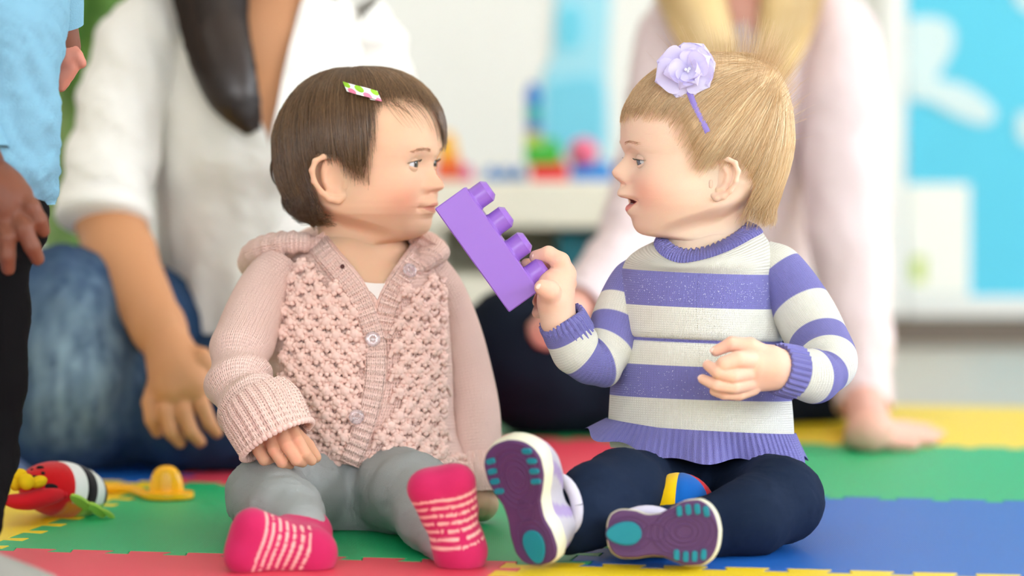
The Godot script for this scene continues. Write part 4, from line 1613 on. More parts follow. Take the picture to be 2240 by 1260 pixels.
func striped_child() -> void:
	var base := on_floor(1545, 1170)
	var o := thing("person", base, "fair-haired toddler in lilac and cream striped jumper, sitting, holding purple brick", "person", "children on the mat")
	var skin := vmat(0.55, 0.35)
	skin.subsurf_scatter_enabled = true
	skin.subsurf_scatter_strength = 0.22
	bump(skin, fuzz_tex, 0.012, Vector3(90, 90, 90))
	var hd := Head.new()
	hd.k = 0.000453
	hd.oy = 390.0
	hd.eye_y = 350.0
	hd.mouth_y = 440.0
	hd.side = 1.0
	hd.open_mouth = true
	var yaw := deg_to_rad(9)
	var fw := Vector3(-cos(yaw), 0, sin(yaw))
	hd.tr = Transform3D(Basis(Vector3.UP.cross(fw), Vector3.UP, fw), at(1549, 390, 3.255))
	hd.skin = lin(246, 208, 182)
	hd.lip = lin(228, 132, 126)
	hd.blush = lin(246, 178, 154)
	var px := [
		[126, 1575, 1575, 0.5, 1575, 20], [129, 1530, 1615, 22, 1530, 20], [136, 1498, 1642, 36, 1498, 20], [150, 1458, 1668, 48, 1458, 20], [170, 1424, 1690, 56, 1424, 20], [200, 1390, 1708, 62.5, 1390, 20], [230, 1371, 1718, 66, 1371, 20], [260, 1361, 1724, 67.5, 1361, 20], [285, 1357, 1727, 68, 1357, 20],
		[306, 1357, 1726, 67.5, 1358, 12], [325, 1360.5, 1724, 66.5, 1362, 10], [336, 1364.5, 1722, 65.5, 1366, 8], [348, 1358, 1719, 65, 1368, 8], [358, 1349, 1717, 64.5, 1369, 8.5], [368, 1339.5, 1713, 64, 1369.5, 10], [376, 1335, 1710, 63.5, 1370, 11], [384, 1338, 1705, 63.2, 1370.5, 11.5], [392, 1346, 1701, 63, 1371, 11], [400, 1354, 1697, 62.8, 1371.5, 9],
		[410, 1352.5, 1689, 62.5, 1372, 12], [419, 1348, 1681, 62, 1373, 15], [425, 1347.5, 1677, 61.6, 1373.5, 16], [431, 1354, 1672, 61.2, 1374, 15], [436, 1366, 1668, 60.8, 1375, 13], [444, 1372, 1661, 60, 1376, 12], [450, 1368, 1656, 59, 1377, 13], [457, 1365.5, 1652, 57.5, 1378, 13], [466, 1369.5, 1646, 55.5, 1379, 14], [478, 1379.5, 1638, 52.5, 1382, 16],
		[494, 1384, 1630, 47, 1386, 18], [506, 1391, 1628, 42, 1392, 20], [513, 1401, 1627, 38.5, 1401, 20], [518, 1420, 1626, 36.5, 1420, 20], [522, 1448, 1626, 35, 1448, 20], [528, 1470, 1626, 34, 1470, 20], [545, 1481, 1627, 34, 1481, 20], [575, 1487, 1632, 37, 1487, 20], [610, 1490, 1640, 42, 1490, 20]]
	for r in px:
		hd.t.append([r[0], (1549 - r[1]) * 0.4585, (r[2] - 1549) * 0.4585, r[3], (1549 - r[4]) * 0.4585, r[5]])
	hd.t[0][1] = 0.5; hd.t[0][2] = 0.5; hd.t[0][4] = 0.5
	var hx := [[110, 1580, 1580, 0.5], [113, 1535, 1640, 24], [120, 1500, 1668, 40], [135, 1458, 1694, 52], [155, 1424, 1708, 60], [185, 1391, 1722, 67], [215, 1371, 1730, 71], [245, 1357, 1735, 73], [275, 1353, 1738, 74], [310, 1352, 1739, 74], [345, 1356, 1734, 73], [380, 1362, 1725, 71], [410, 1370, 1714, 68], [440, 1385, 1704, 61], [465, 1400, 1697, 52], [490, 1420, 1692, 44], [505, 1430, 1688, 40]]
	for r in hx:
		hd.h.append([r[0], (1549 - r[1]) * 0.4585, (r[2] - 1549) * 0.4585, r[3]])
	hd.h[0][1] = 0.5; hd.h[0][2] = 0.5
	hd.skin_r = radius_table(hd.t, hd, false)
	hd.hair_r = radius_table(hd.h, hd, true)
	var g := Geo.new()
	build_head(g, hd)
	build_ear(g, hd, 1.0, 0.041, 0.014, 0.0, 0.28)
	build_ear(g, hd, -1.0, 0.041, 0.014, 0.0, 0.28)
	for s in [-1.0, 1.0]:
		var lashes := Geo.new()
		build_eye(o, g, hd, s, lin(104, 116, 128), Vector3(0.0, -0.28, 1), 0.10, -0.40, Color(0.05, 0.03, 0.02), lashes)
		part(o, "lashes", lashes, vmat(0.5))
	# upper teeth between the lips
	var tg := Geo.new()
	for s in [-1.0, 1.0]:
		ellipsoid(tg, hd.tr * Transform3D(Basis(), Vector3(s * 0.0032, (390 - 449.0) * hd.k, 0.0775)), Vector3(0.0028, 0.0022, 0.0018), 6, 8)
	part(o, "teeth", tg, mat(rgb8(244, 238, 230), 0.2))
	var rows := [
		[512, 1458, 1652, 3.255, 0.042], [530, 1428, 1672, 3.257, 0.050], [550, 1396, 1690, 3.258, 0.059], [570, 1372, 1697, 3.26, 0.066], [600, 1354, 1700, 3.26, 0.073], [650, 1346, 1702, 3.26, 0.080], [690, 1343, 1706, 3.26, 0.084], [722, 1342, 1712, 3.26, 0.085], [734, 1343, 1713, 3.26, 0.083], [741, 1346, 1711, 3.26, 0.0775], [750, 1343, 1714, 3.26, 0.082], [765, 1341, 1718, 3.26, 0.085], [800, 1338, 1724, 3.26, 0.088], [850, 1335, 1730, 3.26, 0.089], [900, 1332, 1735, 3.26, 0.088], [950, 1330, 1738, 3.26, 0.086], [985, 1335, 1740, 3.26, 0.084]]
	var ck := []
	for y in [540, 560, 590, 640, 720, 800, 880]:
		var xl := tab(rows, y, 1) + 30
		var xr := tab(rows, y, 2) - 30
		var dd := tab(rows, y, 3)
		ck.append([at((xl + xr) / 2, y, dd), Vector3((xr - xl) / 2 * dd / F, 0, 0), Vector3(0, 0, tab(rows, y, 4) - 0.016)])
	loft(g, ck, 30, 40, 1.0, hd.skin, null, true, true)
	# arms and hands
	var b := []
	chain(b, [at(1400, 605, 3.262), at(1360, 680, 3.243), at(1330, 755, 3.222), at(1300, 785, 3.207), at(1262, 762, 3.200), at(1222, 695, 3.190)], [0.016, 0.016, 0.015, 0.015, 0.0155, 0.0175])
	chain(b, [at(1700, 600, 3.257), at(1745, 660, 3.24), at(1785, 735, 3.213), at(1806, 792, 3.178), at(1780, 818, 3.148), at(1715, 808, 3.125)], [0.018, 0.018, 0.018, 0.016, 0.0165, 0.0180])
	nets(g, b, 0.004, 0.008, hd.skin)
	var warm := hd.skin.lerp(lin(240, 150, 124), 0.30)
	b = []
	# the hand on the brick: wrist, palm, thumb in front, fingers over the stud from behind
	chain(b, [at(1222, 700, 3.190), at(1214, 660, 3.190), at(1212, 625, 3.194)], [0.0185, 0.0165, 0.0165], 0.006)
	chain(b, [at(1222, 660, 3.194), at(1232, 600, 3.200)], [0.0150, 0.0130], 0.006)
	chain(b, [at(1205, 655, 3.182), at(1202, 636, 3.170), at(1186, 629, 3.167)], [0.0125, 0.0100, 0.0078], 0.004)
	chain(b, [at(1236, 602, 3.198), at(1226, 572, 3.196), at(1200, 556, 3.200), at(1172, 562, 3.208)], [0.0110, 0.0092, 0.0080, 0.0066], 0.0022)
	chain(b, [at(1240, 620, 3.210), at(1232, 588, 3.222), at(1200, 572, 3.230), at(1168, 580, 3.230), at(1152, 578, 3.222)], [0.0100, 0.0084, 0.0076, 0.0070, 0.006], 0.0016)
	chain(b, [at(1236, 640, 3.218), at(1220, 620, 3.244), at(1190, 640, 3.254), at(1178, 660, 3.248)], [0.0100, 0.0082, 0.0076, 0.0062], 0.0016)
	chain(b, [at(1226, 655, 3.214), at(1206, 650, 3.238), at(1185, 668, 3.244), at(1176, 684, 3.236)], [0.0092, 0.0076, 0.0070, 0.0058], 0.0016)
	nets(g, b, 0.0013, 0.004, warm)
	b = []
	# the free hand, half closed
	chain(b, [at(1712, 806, 3.122), at(1680, 800, 3.108), at(1650, 798, 3.100)], [0.0185, 0.0190, 0.0175], 0.006)
	chain(b, [at(1690, 820, 3.112), at(1640, 832, 3.102)], [0.0150, 0.0120], 0.006)
	chain(b, [at(1668, 778, 3.104), at(1640, 757, 3.096), at(1600, 752, 3.092), at(1566, 768, 3.094)], [0.0115, 0.0082, 0.0068, 0.0052], 0.0020)
	chain(b, [at(1648, 790, 3.094), at(1612, 786, 3.074), at(1584, 796, 3.070), at(1576, 800, 3.082)], [0.0105, 0.0080, 0.0072, 0.0060], 0.0006)
	chain(b, [at(1642, 812, 3.094), at(1602, 822, 3.074), at(1570, 814, 3.070), at(1548, 799, 3.080)], [0.0100, 0.0072, 0.0064, 0.0050], 0.0006)
	chain(b, [at(1640, 834, 3.098), at(1604, 846, 3.079), at(1566, 842, 3.074), at(1537, 829, 3.081)], [0.0098, 0.0070, 0.0060, 0.0047], 0.0006)
	chain(b, [at(1645, 846, 3.102), at(1616, 862, 3.094), at(1584, 862, 3.090), at(1562, 856, 3.094)], [0.0090, 0.0066, 0.0056, 0.0045], 0.0006)
	nets(g, b, 0.0013, 0.004, warm)
	part(o, "body", g, skin)
	# nails
	for q in [[1178, 627, 3.1605, 0.9], [1560, 766, 3.091, 0.3], [1575, 790, 3.0815, 1.2], [1546, 794, 3.0785, 0.9], [1533, 826, 3.079, 0.5], [1170, 560, 3.2025, 0.3]]:
		var ng := Geo.new()
		ellipsoid(ng, Transform3D(Basis(Vector3(0, 0, 1), q[3]), at(q[0], q[1], q[2])), Vector3(0.0034, 0.0027, 0.0010), 6, 10)
		part(o, "fingernail", ng, mat(rgb8(250, 206, 188), 0.3))
	# ------------------------------------------------ hair
	var hg := Geo.new()
	var ends := [[-180, 488], [-150, 484], [-138, 470], [-126, 436], [-114, 384], [-102, 352], [-82, 352], [-72, 366], [-62, 322], [-50, 264], [-35, 248], [-18, 250], [0, 256], [18, 250], [35, 250], [50, 268], [60, 320], [70, 368], [80, 354], [100, 350], [112, 382], [124, 436], [136, 474], [150, 484], [180, 488]]
	for e in ends: e[0] = float(e[0])
	var pole := (hd.tr.affine_inverse() * at(1693, 172, 3.235)).normalized()
	var tones := [lin(234, 202, 158), lin(226, 190, 144), lin(244, 218, 180), lin(216, 178, 130), lin(204, 164, 116)]
	build_hair(hg, hd, pole, ends, 10500, tones, 31, lin(218, 182, 136), 1.0, 16.0, 0.004)
	var rg := RandomNumberGenerator.new()
	rg.seed = 77
	# flyaways that stand up round the crown
	for i in 800:
		var a := rg.randf_range(0, TAU)
		var r := absf(rg.randfn(0.0, 0.36))
		var e := (pole + Vector3(cos(a), 0.2 * sin(a), sin(a)) * r + Vector3(0, 0.12, 0.2) * rg.randf()).normalized()
		var r0 := radius_of(hd.hair_r, e)
		var len_ := rg.randf_range(0.012, 0.048) * (1.0 if e.z > -0.6 else 0.6)
		var away := (e + (e - pole) * 1.2 + Vector3(rg.randfn(0, 0.25), rg.randfn(0.25, 0.25), rg.randfn(0, 0.25))).normalized()
		var p0 := e * (r0 - 0.004)
		strand(hg, PackedVector3Array([hd.tr * p0, hd.tr * (p0 + (e * 0.6 + away * 0.4) * len_ * 0.5), hd.tr * (p0 + e * len_ * 0.45 + away * len_ * 0.55)]), 0.00014, 0.00005, tones[i % 5] * 1.05)
	# tufts that hang over the collar
	for i in 420:
		var az := rg.randf_range(118, 200)
		var y0 := rg.randf_range(400, 440)
		var y1 := rg.randf_range(470, 496)
		var line := PackedVector3Array()
		var kick := rg.randf_range(-0.002, 0.007)
		for m in 8:
			var u := m / 7.0
			var d := dir_at(hd, az + 6.0 * sin(i * 1.7) * u, lerpf(y0, y1, u), true)
			line.append(hd.tr * (d * (radius_of(hd.hair_r, d) - 0.002 + kick * u * u)))
		strand(hg, line, 0.0003, 0.0001, tones[i % 5] * 0.92)
	# fine fringe on the brow
	for i in 220:
		var az := rg.randf_range(-60, 60)
		var y0 := rg.randf_range(222, 248)
		var line := PackedVector3Array()
		var y1 := y0 + rg.randf_range(10, 40) + maxf(0.0, absf(az) - 40.0) * 3.0
		for m in 6:
			var u := m / 5.0
			var d := dir_at(hd, az + 5.0 * u, lerpf(y0, y1, u), true)
			line.append(hd.tr * (d * (radius_of(hd.skin_r, d) + 0.0012 + 0.0015 * (1.0 - u))))
		strand(hg, line, 0.00018, 0.00006, tones[(i * 3) % 5] * 1.1)
	part(o, "hair", hg, vmat(0.36, 0.5))
	for s in [-1.0, 1.0]:
		var brow := Geo.new()
		for i in 60:
			var u := rg.randf()
			var x := lerpf(0.010, 0.036, u)
			var yp := 316.0 - 6.0 * sin(PI * (0.15 + 0.75 * u)) + rg.randf_range(-3, 3)
			var a := 0.0
			for st in 90:
				a = st * 0.016
				if absf(head_point(hd, yp, a).x) >= x: break
			var p0 := head_point(hd, yp, a * s)
			p0.z += 0.0003
			strand(brow, PackedVector3Array([hd.tr * p0, hd.tr * (p0 + Vector3(s * 0.0022, 0.0008, -0.0001)), hd.tr * (p0 + Vector3(s * 0.0045, 0.001, -0.001 - 0.002 * u))]), 0.00013, 0.00005, lin(214, 172, 140))
		part(o, "eyebrow", brow, vmat(0.5))
	flower_band(hd, o)
	# ------------------------------------------------ jumper
	var jump := Node3D.new()
	jump.name = "jumper"
	o.add_child(jump)
	jump.set_meta("label", "lilac and cream striped fine-knit jumper")
	var li := lin(LILAC[0], LILAC[1], LILAC[2])
	var cr := lin(CREAM[0], CREAM[1], CREAM[2])
	var km := knit_mat(vmat(0.85, 0.25), 0.0029, 0.0023, 0.12)
	g = Geo.new()
	var p := PackedVector3Array()
	var q := PackedVector2Array()
	var cl := PackedColorArray()
	var nr := 236
	var nc := 121
	for i in nr:
		var y := lerpf(590, 985, i / float(nr - 1))
		var xl := tab(rows, y, 1)
		var xr := tab(rows, y, 2)
		var cx := (xl + xr) / 2
		var w := (xr - xl) / 2
		var lilac := (y > 592 and y < 668) or (y > 738 and y < 745) or (y > 797 and y < 870)
		for j in nc:
			var a := TAU * (j % (nc - 1)) / (nc - 1)
			var sag := (sin(a) * 7.0 + 5.0 * maxf(0.0, cos(a))) 
			var fold := 0.0
			p.append(at(cx + w * sin(a), y + sag, tab(rows, y, 3) - tab(rows, y, 4) * cos(a) + fold))
			q.append(Vector2(0.54 * j / (nc - 1), y * 0.00046))
			cl.append(li if lilac else cr)
	g.grid(p, nr, nc, true, q, cl)
	part(jump, "front_and_back", g, km)
	# ruffle: a flared, waving frill of ribbing
	g = Geo.new()
	p = PackedVector3Array(); q = PackedVector2Array(); cl = PackedColorArray()
	var fn := 560
	for i in 12:
		for j in fn + 1:
			var a := TAU * (j % fn) / fn
			var s := i / 11.0
			var xl := 1330.0
			var xr := 1738.0
			var wave := sin(a * 11.0 + 0.8) * 0.7 + sin(a * 6.0 + 2.0) * 0.6
			var w := (xr - xl) / 2 * (1.0 + 0.13 * s * (1.0 + 0.25 * wave)) + 4
			var y := 936.0 + 58.0 * s + sin(a) * 12.0 + 14.0 * cos(a) * (0.4 + 0.6 * s) + wave * 7.0 * s * s
			var hd2 := 0.088 + 0.018 * s + 0.010 * s * wave + 0.0017 * cos(a * 92.0)
			var lift_left := maxf(0.0, -sin(a) - 0.45) * 1.8
			p.append(at(1534 + w * sin(a) - 22.0 * lift_left * s, y - 34.0 * lift_left * (0.3 + s), 3.26 - hd2 * cos(a)))
			q.append(Vector2(0.8 * j / fn, s * 0.03)); cl.append(li)
	g.grid(p, 12, fn + 1, true, q, cl)
	part(jump, "ruffle", g, km)
	# collar
	g = Geo.new()
	var outer := [[1548, 522, 3.300], [1470, 517, 3.285], [1432, 530, 3.245], [1446, 558, 3.205], [1488, 575, 3.194], [1545, 566, 3.192], [1596, 548, 3.198], [1642, 524, 3.215], [1668, 508, 3.25], [1635, 505, 3.30]]
	var inner := [[1548, 497, 3.297], [1490, 503, 3.284], [1458, 514, 3.25], [1472, 535, 3.222], [1502, 545, 3.214], [1542, 540, 3.212], [1580, 525, 3.214], [1610, 508, 3.226], [1632, 487, 3.255], [1615, 490, 3.292]]
	var oc := []
	var ic := []
	for e in outer: oc.append(at(e[0], e[1], e[2]))
	for e in inner: ic.append(at(e[0], e[1], e[2]))
	oc.append(oc[0]); ic.append(ic[0])
	var nn := 400
	var ol := curve(oc, nn)
	var il := curve(ic, nn)
	p = PackedVector3Array(); q = PackedVector2Array(); cl = PackedColorArray()
	for i in 10:
		for j in nn:
			var s := i / 8.0
			var pt := ol[j].lerp(il[j], minf(s, 1.0))
			var mid := at(1540, 530, 3.25)
			var outv := (ol[j] - mid); outv.y = 0; outv = outv.normalized()
			if i == 9: pt = il[j] - outv * 0.004 + Vector3(0, -0.006, 0)
			pt += (outv + Vector3(0, 0.6, 0)) * (0.0028 * sin(PI * minf(s, 1.0)) + 0.0008 * cos(j / float(nn - 1) * TAU * 75.0) * (1.0 if i < 9 else 0.0))
			if i >= 7 and i < 9: pt += Vector3(0, 0.0024, 0) * (absf(sin(j / float(nn - 1) * TAU * 17.0)) - 0.5)
			p.append(pt); q.append(Vector2(0.32 * j / (nn - 1), s * 0.014)); cl.append(li)
	g.grid(p, 10, nn, false, q, cl, Vector3(0, 1, 1))
	part(jump, "collar", g, km)
	# yoke from the collar out to the shoulders
	g = Geo.new()
	p = PackedVector3Array(); q = PackedVector2Array(); cl = PackedColorArray()
	for i in 11:
		for j in 121:
			var s := i / 10.0
			var a := -PI + TAU * j / 120.0
			var c0 := ol[int(j / 120.0 * (nn - 1))]
			var y := 592.0
			var xl := tab(rows, y, 1)
			var xr := tab(rows, y, 2)
			var c1 := at((xl + xr) / 2 + (xr - xl) / 2 * sin(a), y + sin(a) * 6.5 + 4.6 * maxf(0.0, cos(a)), 3.26 - tab(rows, y, 4) * cos(a))
			var m := c0.lerp(c1, s)
			var shoulder := pow(absf(sin(a)), 2.0)
			m += Vector3(sin(a) * 0.004, 0.004 * shoulder, cos(a) * 0.006) * sin(PI * s)
			p.append(m); q.append(Vector2(0.54 * j / 120.0, s * 0.03)); cl.append(cr)
	g.grid(p, 11, 121, true, q, cl, Vector3(0, 1, 0.3))
	part(jump, "yoke", g, km)
	# sleeves: stripes run round the arm
	var bands := func(list: Array) -> Callable:
		return func(i: float, _a: float, _p: Vector3) -> Color:
			for e in list:
				if i < e[0]: return li if e[1] else cr
			return li
	g = Geo.new()
	var k0 := limb_keys([at(1420, 585, 3.262), at(1388, 612, 3.258), at(1362, 672, 3.245), at(1338, 745, 3.225), at(1306, 792, 3.208), at(1268, 772, 3.202), at(1243, 733, 3.196), at(1232, 712, 3.193)], [0.0175, 0.0225, 0.0262, 0.0265, 0.0262, 0.0252, 0.0240, 0.0230], Vector3(0, 0, 1))
	loft(g, k0, 160, 56, 0.17, bands.call([[0.27, true], [0.355, false], [0.455, true], [0.56, false], [0.70, true], [0.86, false], [1.1, true]]), func(i, a, pt, nrm):
		var w := 0.0016 * sin(i * 60.0) * exp(-pow((i - 0.55) / 0.12, 2.0))
		return pt + nrm * w)
	part(jump, "sleeve", g, km)
	g = Geo.new()
	loft(g, limb_keys([at(1251, 738, 3.199), at(1238, 715, 3.194), at(1228, 697, 3.190), at(1231, 702, 3.190)], [0.0240, 0.0240, 0.0232, 0.019], Vector3(0, 0, 1)), 24, 160, 0.15, li, func(i, a, pt, nrm): return pt + nrm * 0.0011 * cos(a * 26.0))
	part(jump, "cuff", g, km)
	g = Geo.new()
	k0 = limb_keys([at(1662, 560, 3.258), at(1695, 585, 3.255), at(1742, 655, 3.24), at(1785, 735, 3.215), at(1812, 800, 3.175), at(1788, 822, 3.150), at(1752, 818, 3.134), at(1722, 810, 3.126)], [0.0185, 0.0260, 0.0302, 0.0308, 0.0285, 0.0262, 0.0245, 0.0235], Vector3(0, 0, 1))
	loft(g, k0, 170, 60, 0.19, bands.call([[0.16, false], [0.315, true], [0.445, false], [0.535, true], [0.635, false], [0.765, true], [0.90, false], [1.1, true]]), func(i, a, pt, nrm):
		var w := 0.0020 * sin(i * 70.0) * exp(-pow((i - 0.55) / 0.10, 2.0)) * maxf(0.0, cos(a - 3.0))
		return pt + nrm * w)
	part(jump, "sleeve", g, km)
	g = Geo.new()
	loft(g, limb_keys([at(1742, 816, 3.131), at(1722, 811, 3.126), at(1700, 806, 3.119), at(1704, 807, 3.12)], [0.0255, 0.0252, 0.0240, 0.0195], Vector3(0, 0, 1)), 24, 160, 0.15, li, func(i, a, pt, nrm): return pt + nrm * 0.0011 * cos(a * 26.0))
	part(jump, "cuff", g, km)
	# glitter thread: tiny bright stitches in the lilac bands
	var gg := Geo.new()
	for i in 420:
		var yy: float = [rg.randf_range(600, 664), rg.randf_range(610, 660), rg.randf_range(803, 866)][i % 3]
		var xx := rg.randf_range(1356, 1700)
		var pt := on_torso(rows, xx, yy, 0.0006) 
		var sag := at(xx, yy, 3.2) - at(xx, yy + (xx - 1530) / 185.0 * 7.0 + 5.0 * sqrt(maxf(0.0, 1.0 - pow((xx - 1530) / 190.0, 2.0))), 3.2)
		gg.box(Transform3D(Basis(Vector3(0, 0, 1), rg.randf_range(-1, 1)), pt - sag), Vector3(0.0009, 0.0004, 0.0004))
	part(jump, "glitter_thread", gg, mat(rgb8(206, 202, 232), 0.35, 0.8))
	# ------------------------------------------------ jeans
	var bn := []
	chain(bn, [at(1465, 1085, 3.285), at(1620, 1085, 3.285)], [0.060, 0.060])
	chain(bn, [at(1450, 1110, 3.25), at(1630, 1110, 3.25)], [0.042, 0.042])
	chain(bn, [at(1455, 1082, 3.235), at(1360, 1072, 3.13), at(1305, 1092, 3.095)], [0.046, 0.0375, 0.0345], 0.012)
	chain(bn, [at(1305, 1092, 3.095), at(1282, 1132, 3.072), at(1240, 1160, 3.062)], [0.0345, 0.030, 0.0225], 0.012)
	chain(bn, [at(1635, 1085, 3.235), at(1706, 1092, 3.145)], [0.048, 0.040], 0.012)
	chain(bn, [at(1708, 1096, 3.14), at(1640, 1132, 3.105), at(1530, 1162, 3.095), at(1405, 1160, 3.075)], [0.040, 0.036, 0.028, 0.021], 0.012)
	g = Geo.new()
	nets(g, bn, 0.0034, 0.010)
	wrinkle(g, 0.0011, 6, Vector3(14, 18, 14))
	ground(g)
	var denim := mat(rgb8(26, 38, 60), 0.85, 0.25)
	bump(denim, weave_tex, 0.03, Vector3(640, 640, 640), true)
	part(o, "jeans", g, denim, "dark blue denim trousers")
	# ------------------------------------------------ shoes
	shoe(o, at(1112, 962, 2.985), at(1184, 1236, 3.000), Vector3(-0.55, 0.05, 1), 0.0640, -1.0, at(1258, 1165, 3.06))
	shoe(o, at(1572, 1160, 2.985), at(1328, 1168, 3.00), Vector3(-0.05, 0.10, 1), 0.0640, 1.0, at(1500, 1150, 3.08))

func sole_outline(L: float, W: float, sd: float) -> PackedVector2Array:
	# x across, y from heel to toe
	var half := [[0.0, 0.0], [0.015, 0.17], [0.06, 0.29], [0.14, 0.355], [0.25, 0.36], [0.38, 0.335], [0.48, 0.345], [0.60, 0.43], [0.72, 0.495], [0.82, 0.49], [0.90, 0.425], [0.96, 0.30], [0.99, 0.15], [1.0, 0.0]]
	var inn := [[0.0, 0.0], [0.015, 0.17], [0.06, 0.29], [0.14, 0.34], [0.25, 0.325], [0.38, 0.255], [0.48, 0.265], [0.60, 0.36], [0.72, 0.44], [0.82, 0.45], [0.90, 0.39], [0.96, 0.27], [0.99, 0.13], [1.0, 0.0]]
	var p := PackedVector2Array()
	for i in 41:
		var y := 0.5 - 0.5 * cos(PI * i / 40.0)
		p.append(Vector2(sd * tab(half, y, 1) * W, y * L))
	for i in range(39, 0, -1):
		var y := 0.5 - 0.5 * cos(PI * i / 40.0)
		p.append(Vector2(-sd * tab(inn, y, 1) * W, y * L))
	return p

func shoe(o: Node3D, toe: Vector3, heel: Vector3, sole: Vector3, W: float, sd: float, ankle: Vector3) -> void:
	var t := foot_frame(toe, heel, sole)
	var L := toe.distance_to(heel)
	var out := sole_outline(L, W, sd)
	var root := Node3D.new()
	root.name = "shoe"
	o.add_child(root, true)
	root.set_meta("label", "small trainer with purple tread and teal studs")
	# tread
	var g := Geo.new()
	g.prism(out, t * Transform3D(Basis(), Vector3(0, 0, -0.004)), 0.007, 0.0018)
	# rounded ridges laid on the tread in rings round the ball and round the heel
	var mid := Vector2(0, L * 0.70)
	for ring in [[mid, 0.10], [mid, 0.17], [mid, 0.24], [mid, 0.31], [mid, 0.38], [Vector2(0, L * 0.18), 0.21], [Vector2(0, L * 0.20), 0.26], [Vector2(0, L * 0.44), 0.13]]:
		var line := PackedVector3Array()
		for j in 33:
			var a := TAU * j / 32.0
			var q: Vector2 = ring[0] + Vector2(cos(a) * W * ring[1] * 0.95, sin(a) * W * ring[1] * 1.25)
			line.append(t * Vector3(q.x, q.y, 0.0029))
		sweep(g, line, 0.0010, 0.0010, 6, Color.WHITE, false, t.basis.z)
	var purple := mat(rgb8(86, 52, 98), 0.6, 0.4)
	part(root, "tread", g, purple)
	var teal := mat(rgb8(14, 128, 146), 0.6, 0.4)
	# studs along both edges of the ball, heel pad
	for e in [[0.62, 1], [0.70, 1], [0.78, 1], [0.86, 1], [0.66, -1], [0.74, -1], [0.82, -1], [0.90, -1]]:
		var y: float = e[0]
		var wv := 0.0
		for q in out:
			if absf(q.y / L - y) < 0.035 and signf(q.x) == signf(e[1] * sd): wv = maxf(wv, absf(q.x))
		var gs := Geo.new()
		var c := Vector2(e[1] * sd * (wv - 0.0085), y * L)
		var poly := PackedVector2Array()
		for j in 14:
			var a := TAU * j / 14.0
			poly.append(c + Vector2(signf(cos(a)) * pow(absf(cos(a)), 0.6) * 0.0052, signf(sin(a)) * pow(absf(sin(a)), 0.6) * 0.0028).rotated(-0.5 * e[1] * sd * (y - 0.6)))
		gs.prism(poly, t * Transform3D(Basis(), Vector3(0, 0, 0.002)), 0.003, 0.0008)
		part(root, "tread_stud", gs, teal, "teal tread stud")
	var gh := Geo.new()
	var hp := PackedVector2Array()
	for j in 24:
		var a := TAU * j / 24.0
		hp.append(Vector2(cos(a) * 0.0100 * (1.1 + 0.22 * sin(a)), L * 0.155 + sin(a) * 0.0165))
	gh.prism(hp, t * Transform3D(Basis(), Vector3(0, 0, 0.002)), 0.003, 0.001)
	part(root, "heel_pad", gh, teal, "teal heel pad")
	# pale midsole and upper
	g = Geo.new()
	var keys := []
	for s in [[0.001, 0.99], [-0.002, 1.025], [-0.008, 1.04], [-0.015, 1.04], [-0.020, 1.0]]:
		keys.append(s)
	var p := PackedVector3Array()
	var q2 := PackedVector2Array()
	var cl := PackedColorArray()
	var cen := Vector2(0, L * 0.5)
	for s in keys:
		for j in out.size() + 1:
			var e := out[j % out.size()]
			var m: Vector2 = cen + (e - cen) * s[1]
			p.append(t * Vector3(m.x, m.y, s[0])); q2.append(m); cl.append(Color.WHITE)
	g.grid(p, keys.size(), out.size() + 1, true, q2, cl)
	var cream := mat(rgb8(226, 222, 196), 0.5, 0.4)
	part(root, "midsole", g, cream, "cream midsole")
	g = Geo.new()
	p = PackedVector3Array(); q2 = PackedVector2Array(); cl = PackedColorArray()
	var steps := 14
	for i in steps + 1:
		var s := i / float(steps)
		for j in out.size() + 1:
			var e := out[j % out.size()]
			var toward := Vector2(0, L * 0.30)
			var m := e.lerp(toward + (e - toward) * 0.42, pow(s, 1.6))
			var high := lerpf(0.034, 0.052, clampf(1.0 - e.y / L, 0, 1))
			var v := Vector3(m.x, m.y, -0.016 - high * sin(s * PI / 2))
			p.append(t * v); q2.append(m)
			cl.append(lin(196, 190, 202) if int(e.y / L * 9.0 + s * 2.0) % 3 != 0 else lin(168, 146, 196))
	g.grid(p, steps + 1, out.size() + 1, true, q2, cl)
	var um := vmat(0.45, 0.5)
	bump(um, fuzz_tex, 0.04, Vector3(80, 80, 80), true)
	part(root, "upper", g, um, "silver and lilac upper")
	# padded opening round the ankle
	g = Geo.new()
	var rim := PackedVector3Array()
	for j in 29:
		var a := TAU * j / 28.0
		rim.append(t * Vector3(cos(a) * 0.0185, L * 0.29 + sin(a) * 0.027, -0.062 - 0.006 * sin(a)))
	sweep(g, rim, 0.0058, 0.0058, 10, Color.WHITE, false, t.basis.z)
	part(root, "ankle_collar", g, mat(rgb8(206, 200, 214), 0.8))

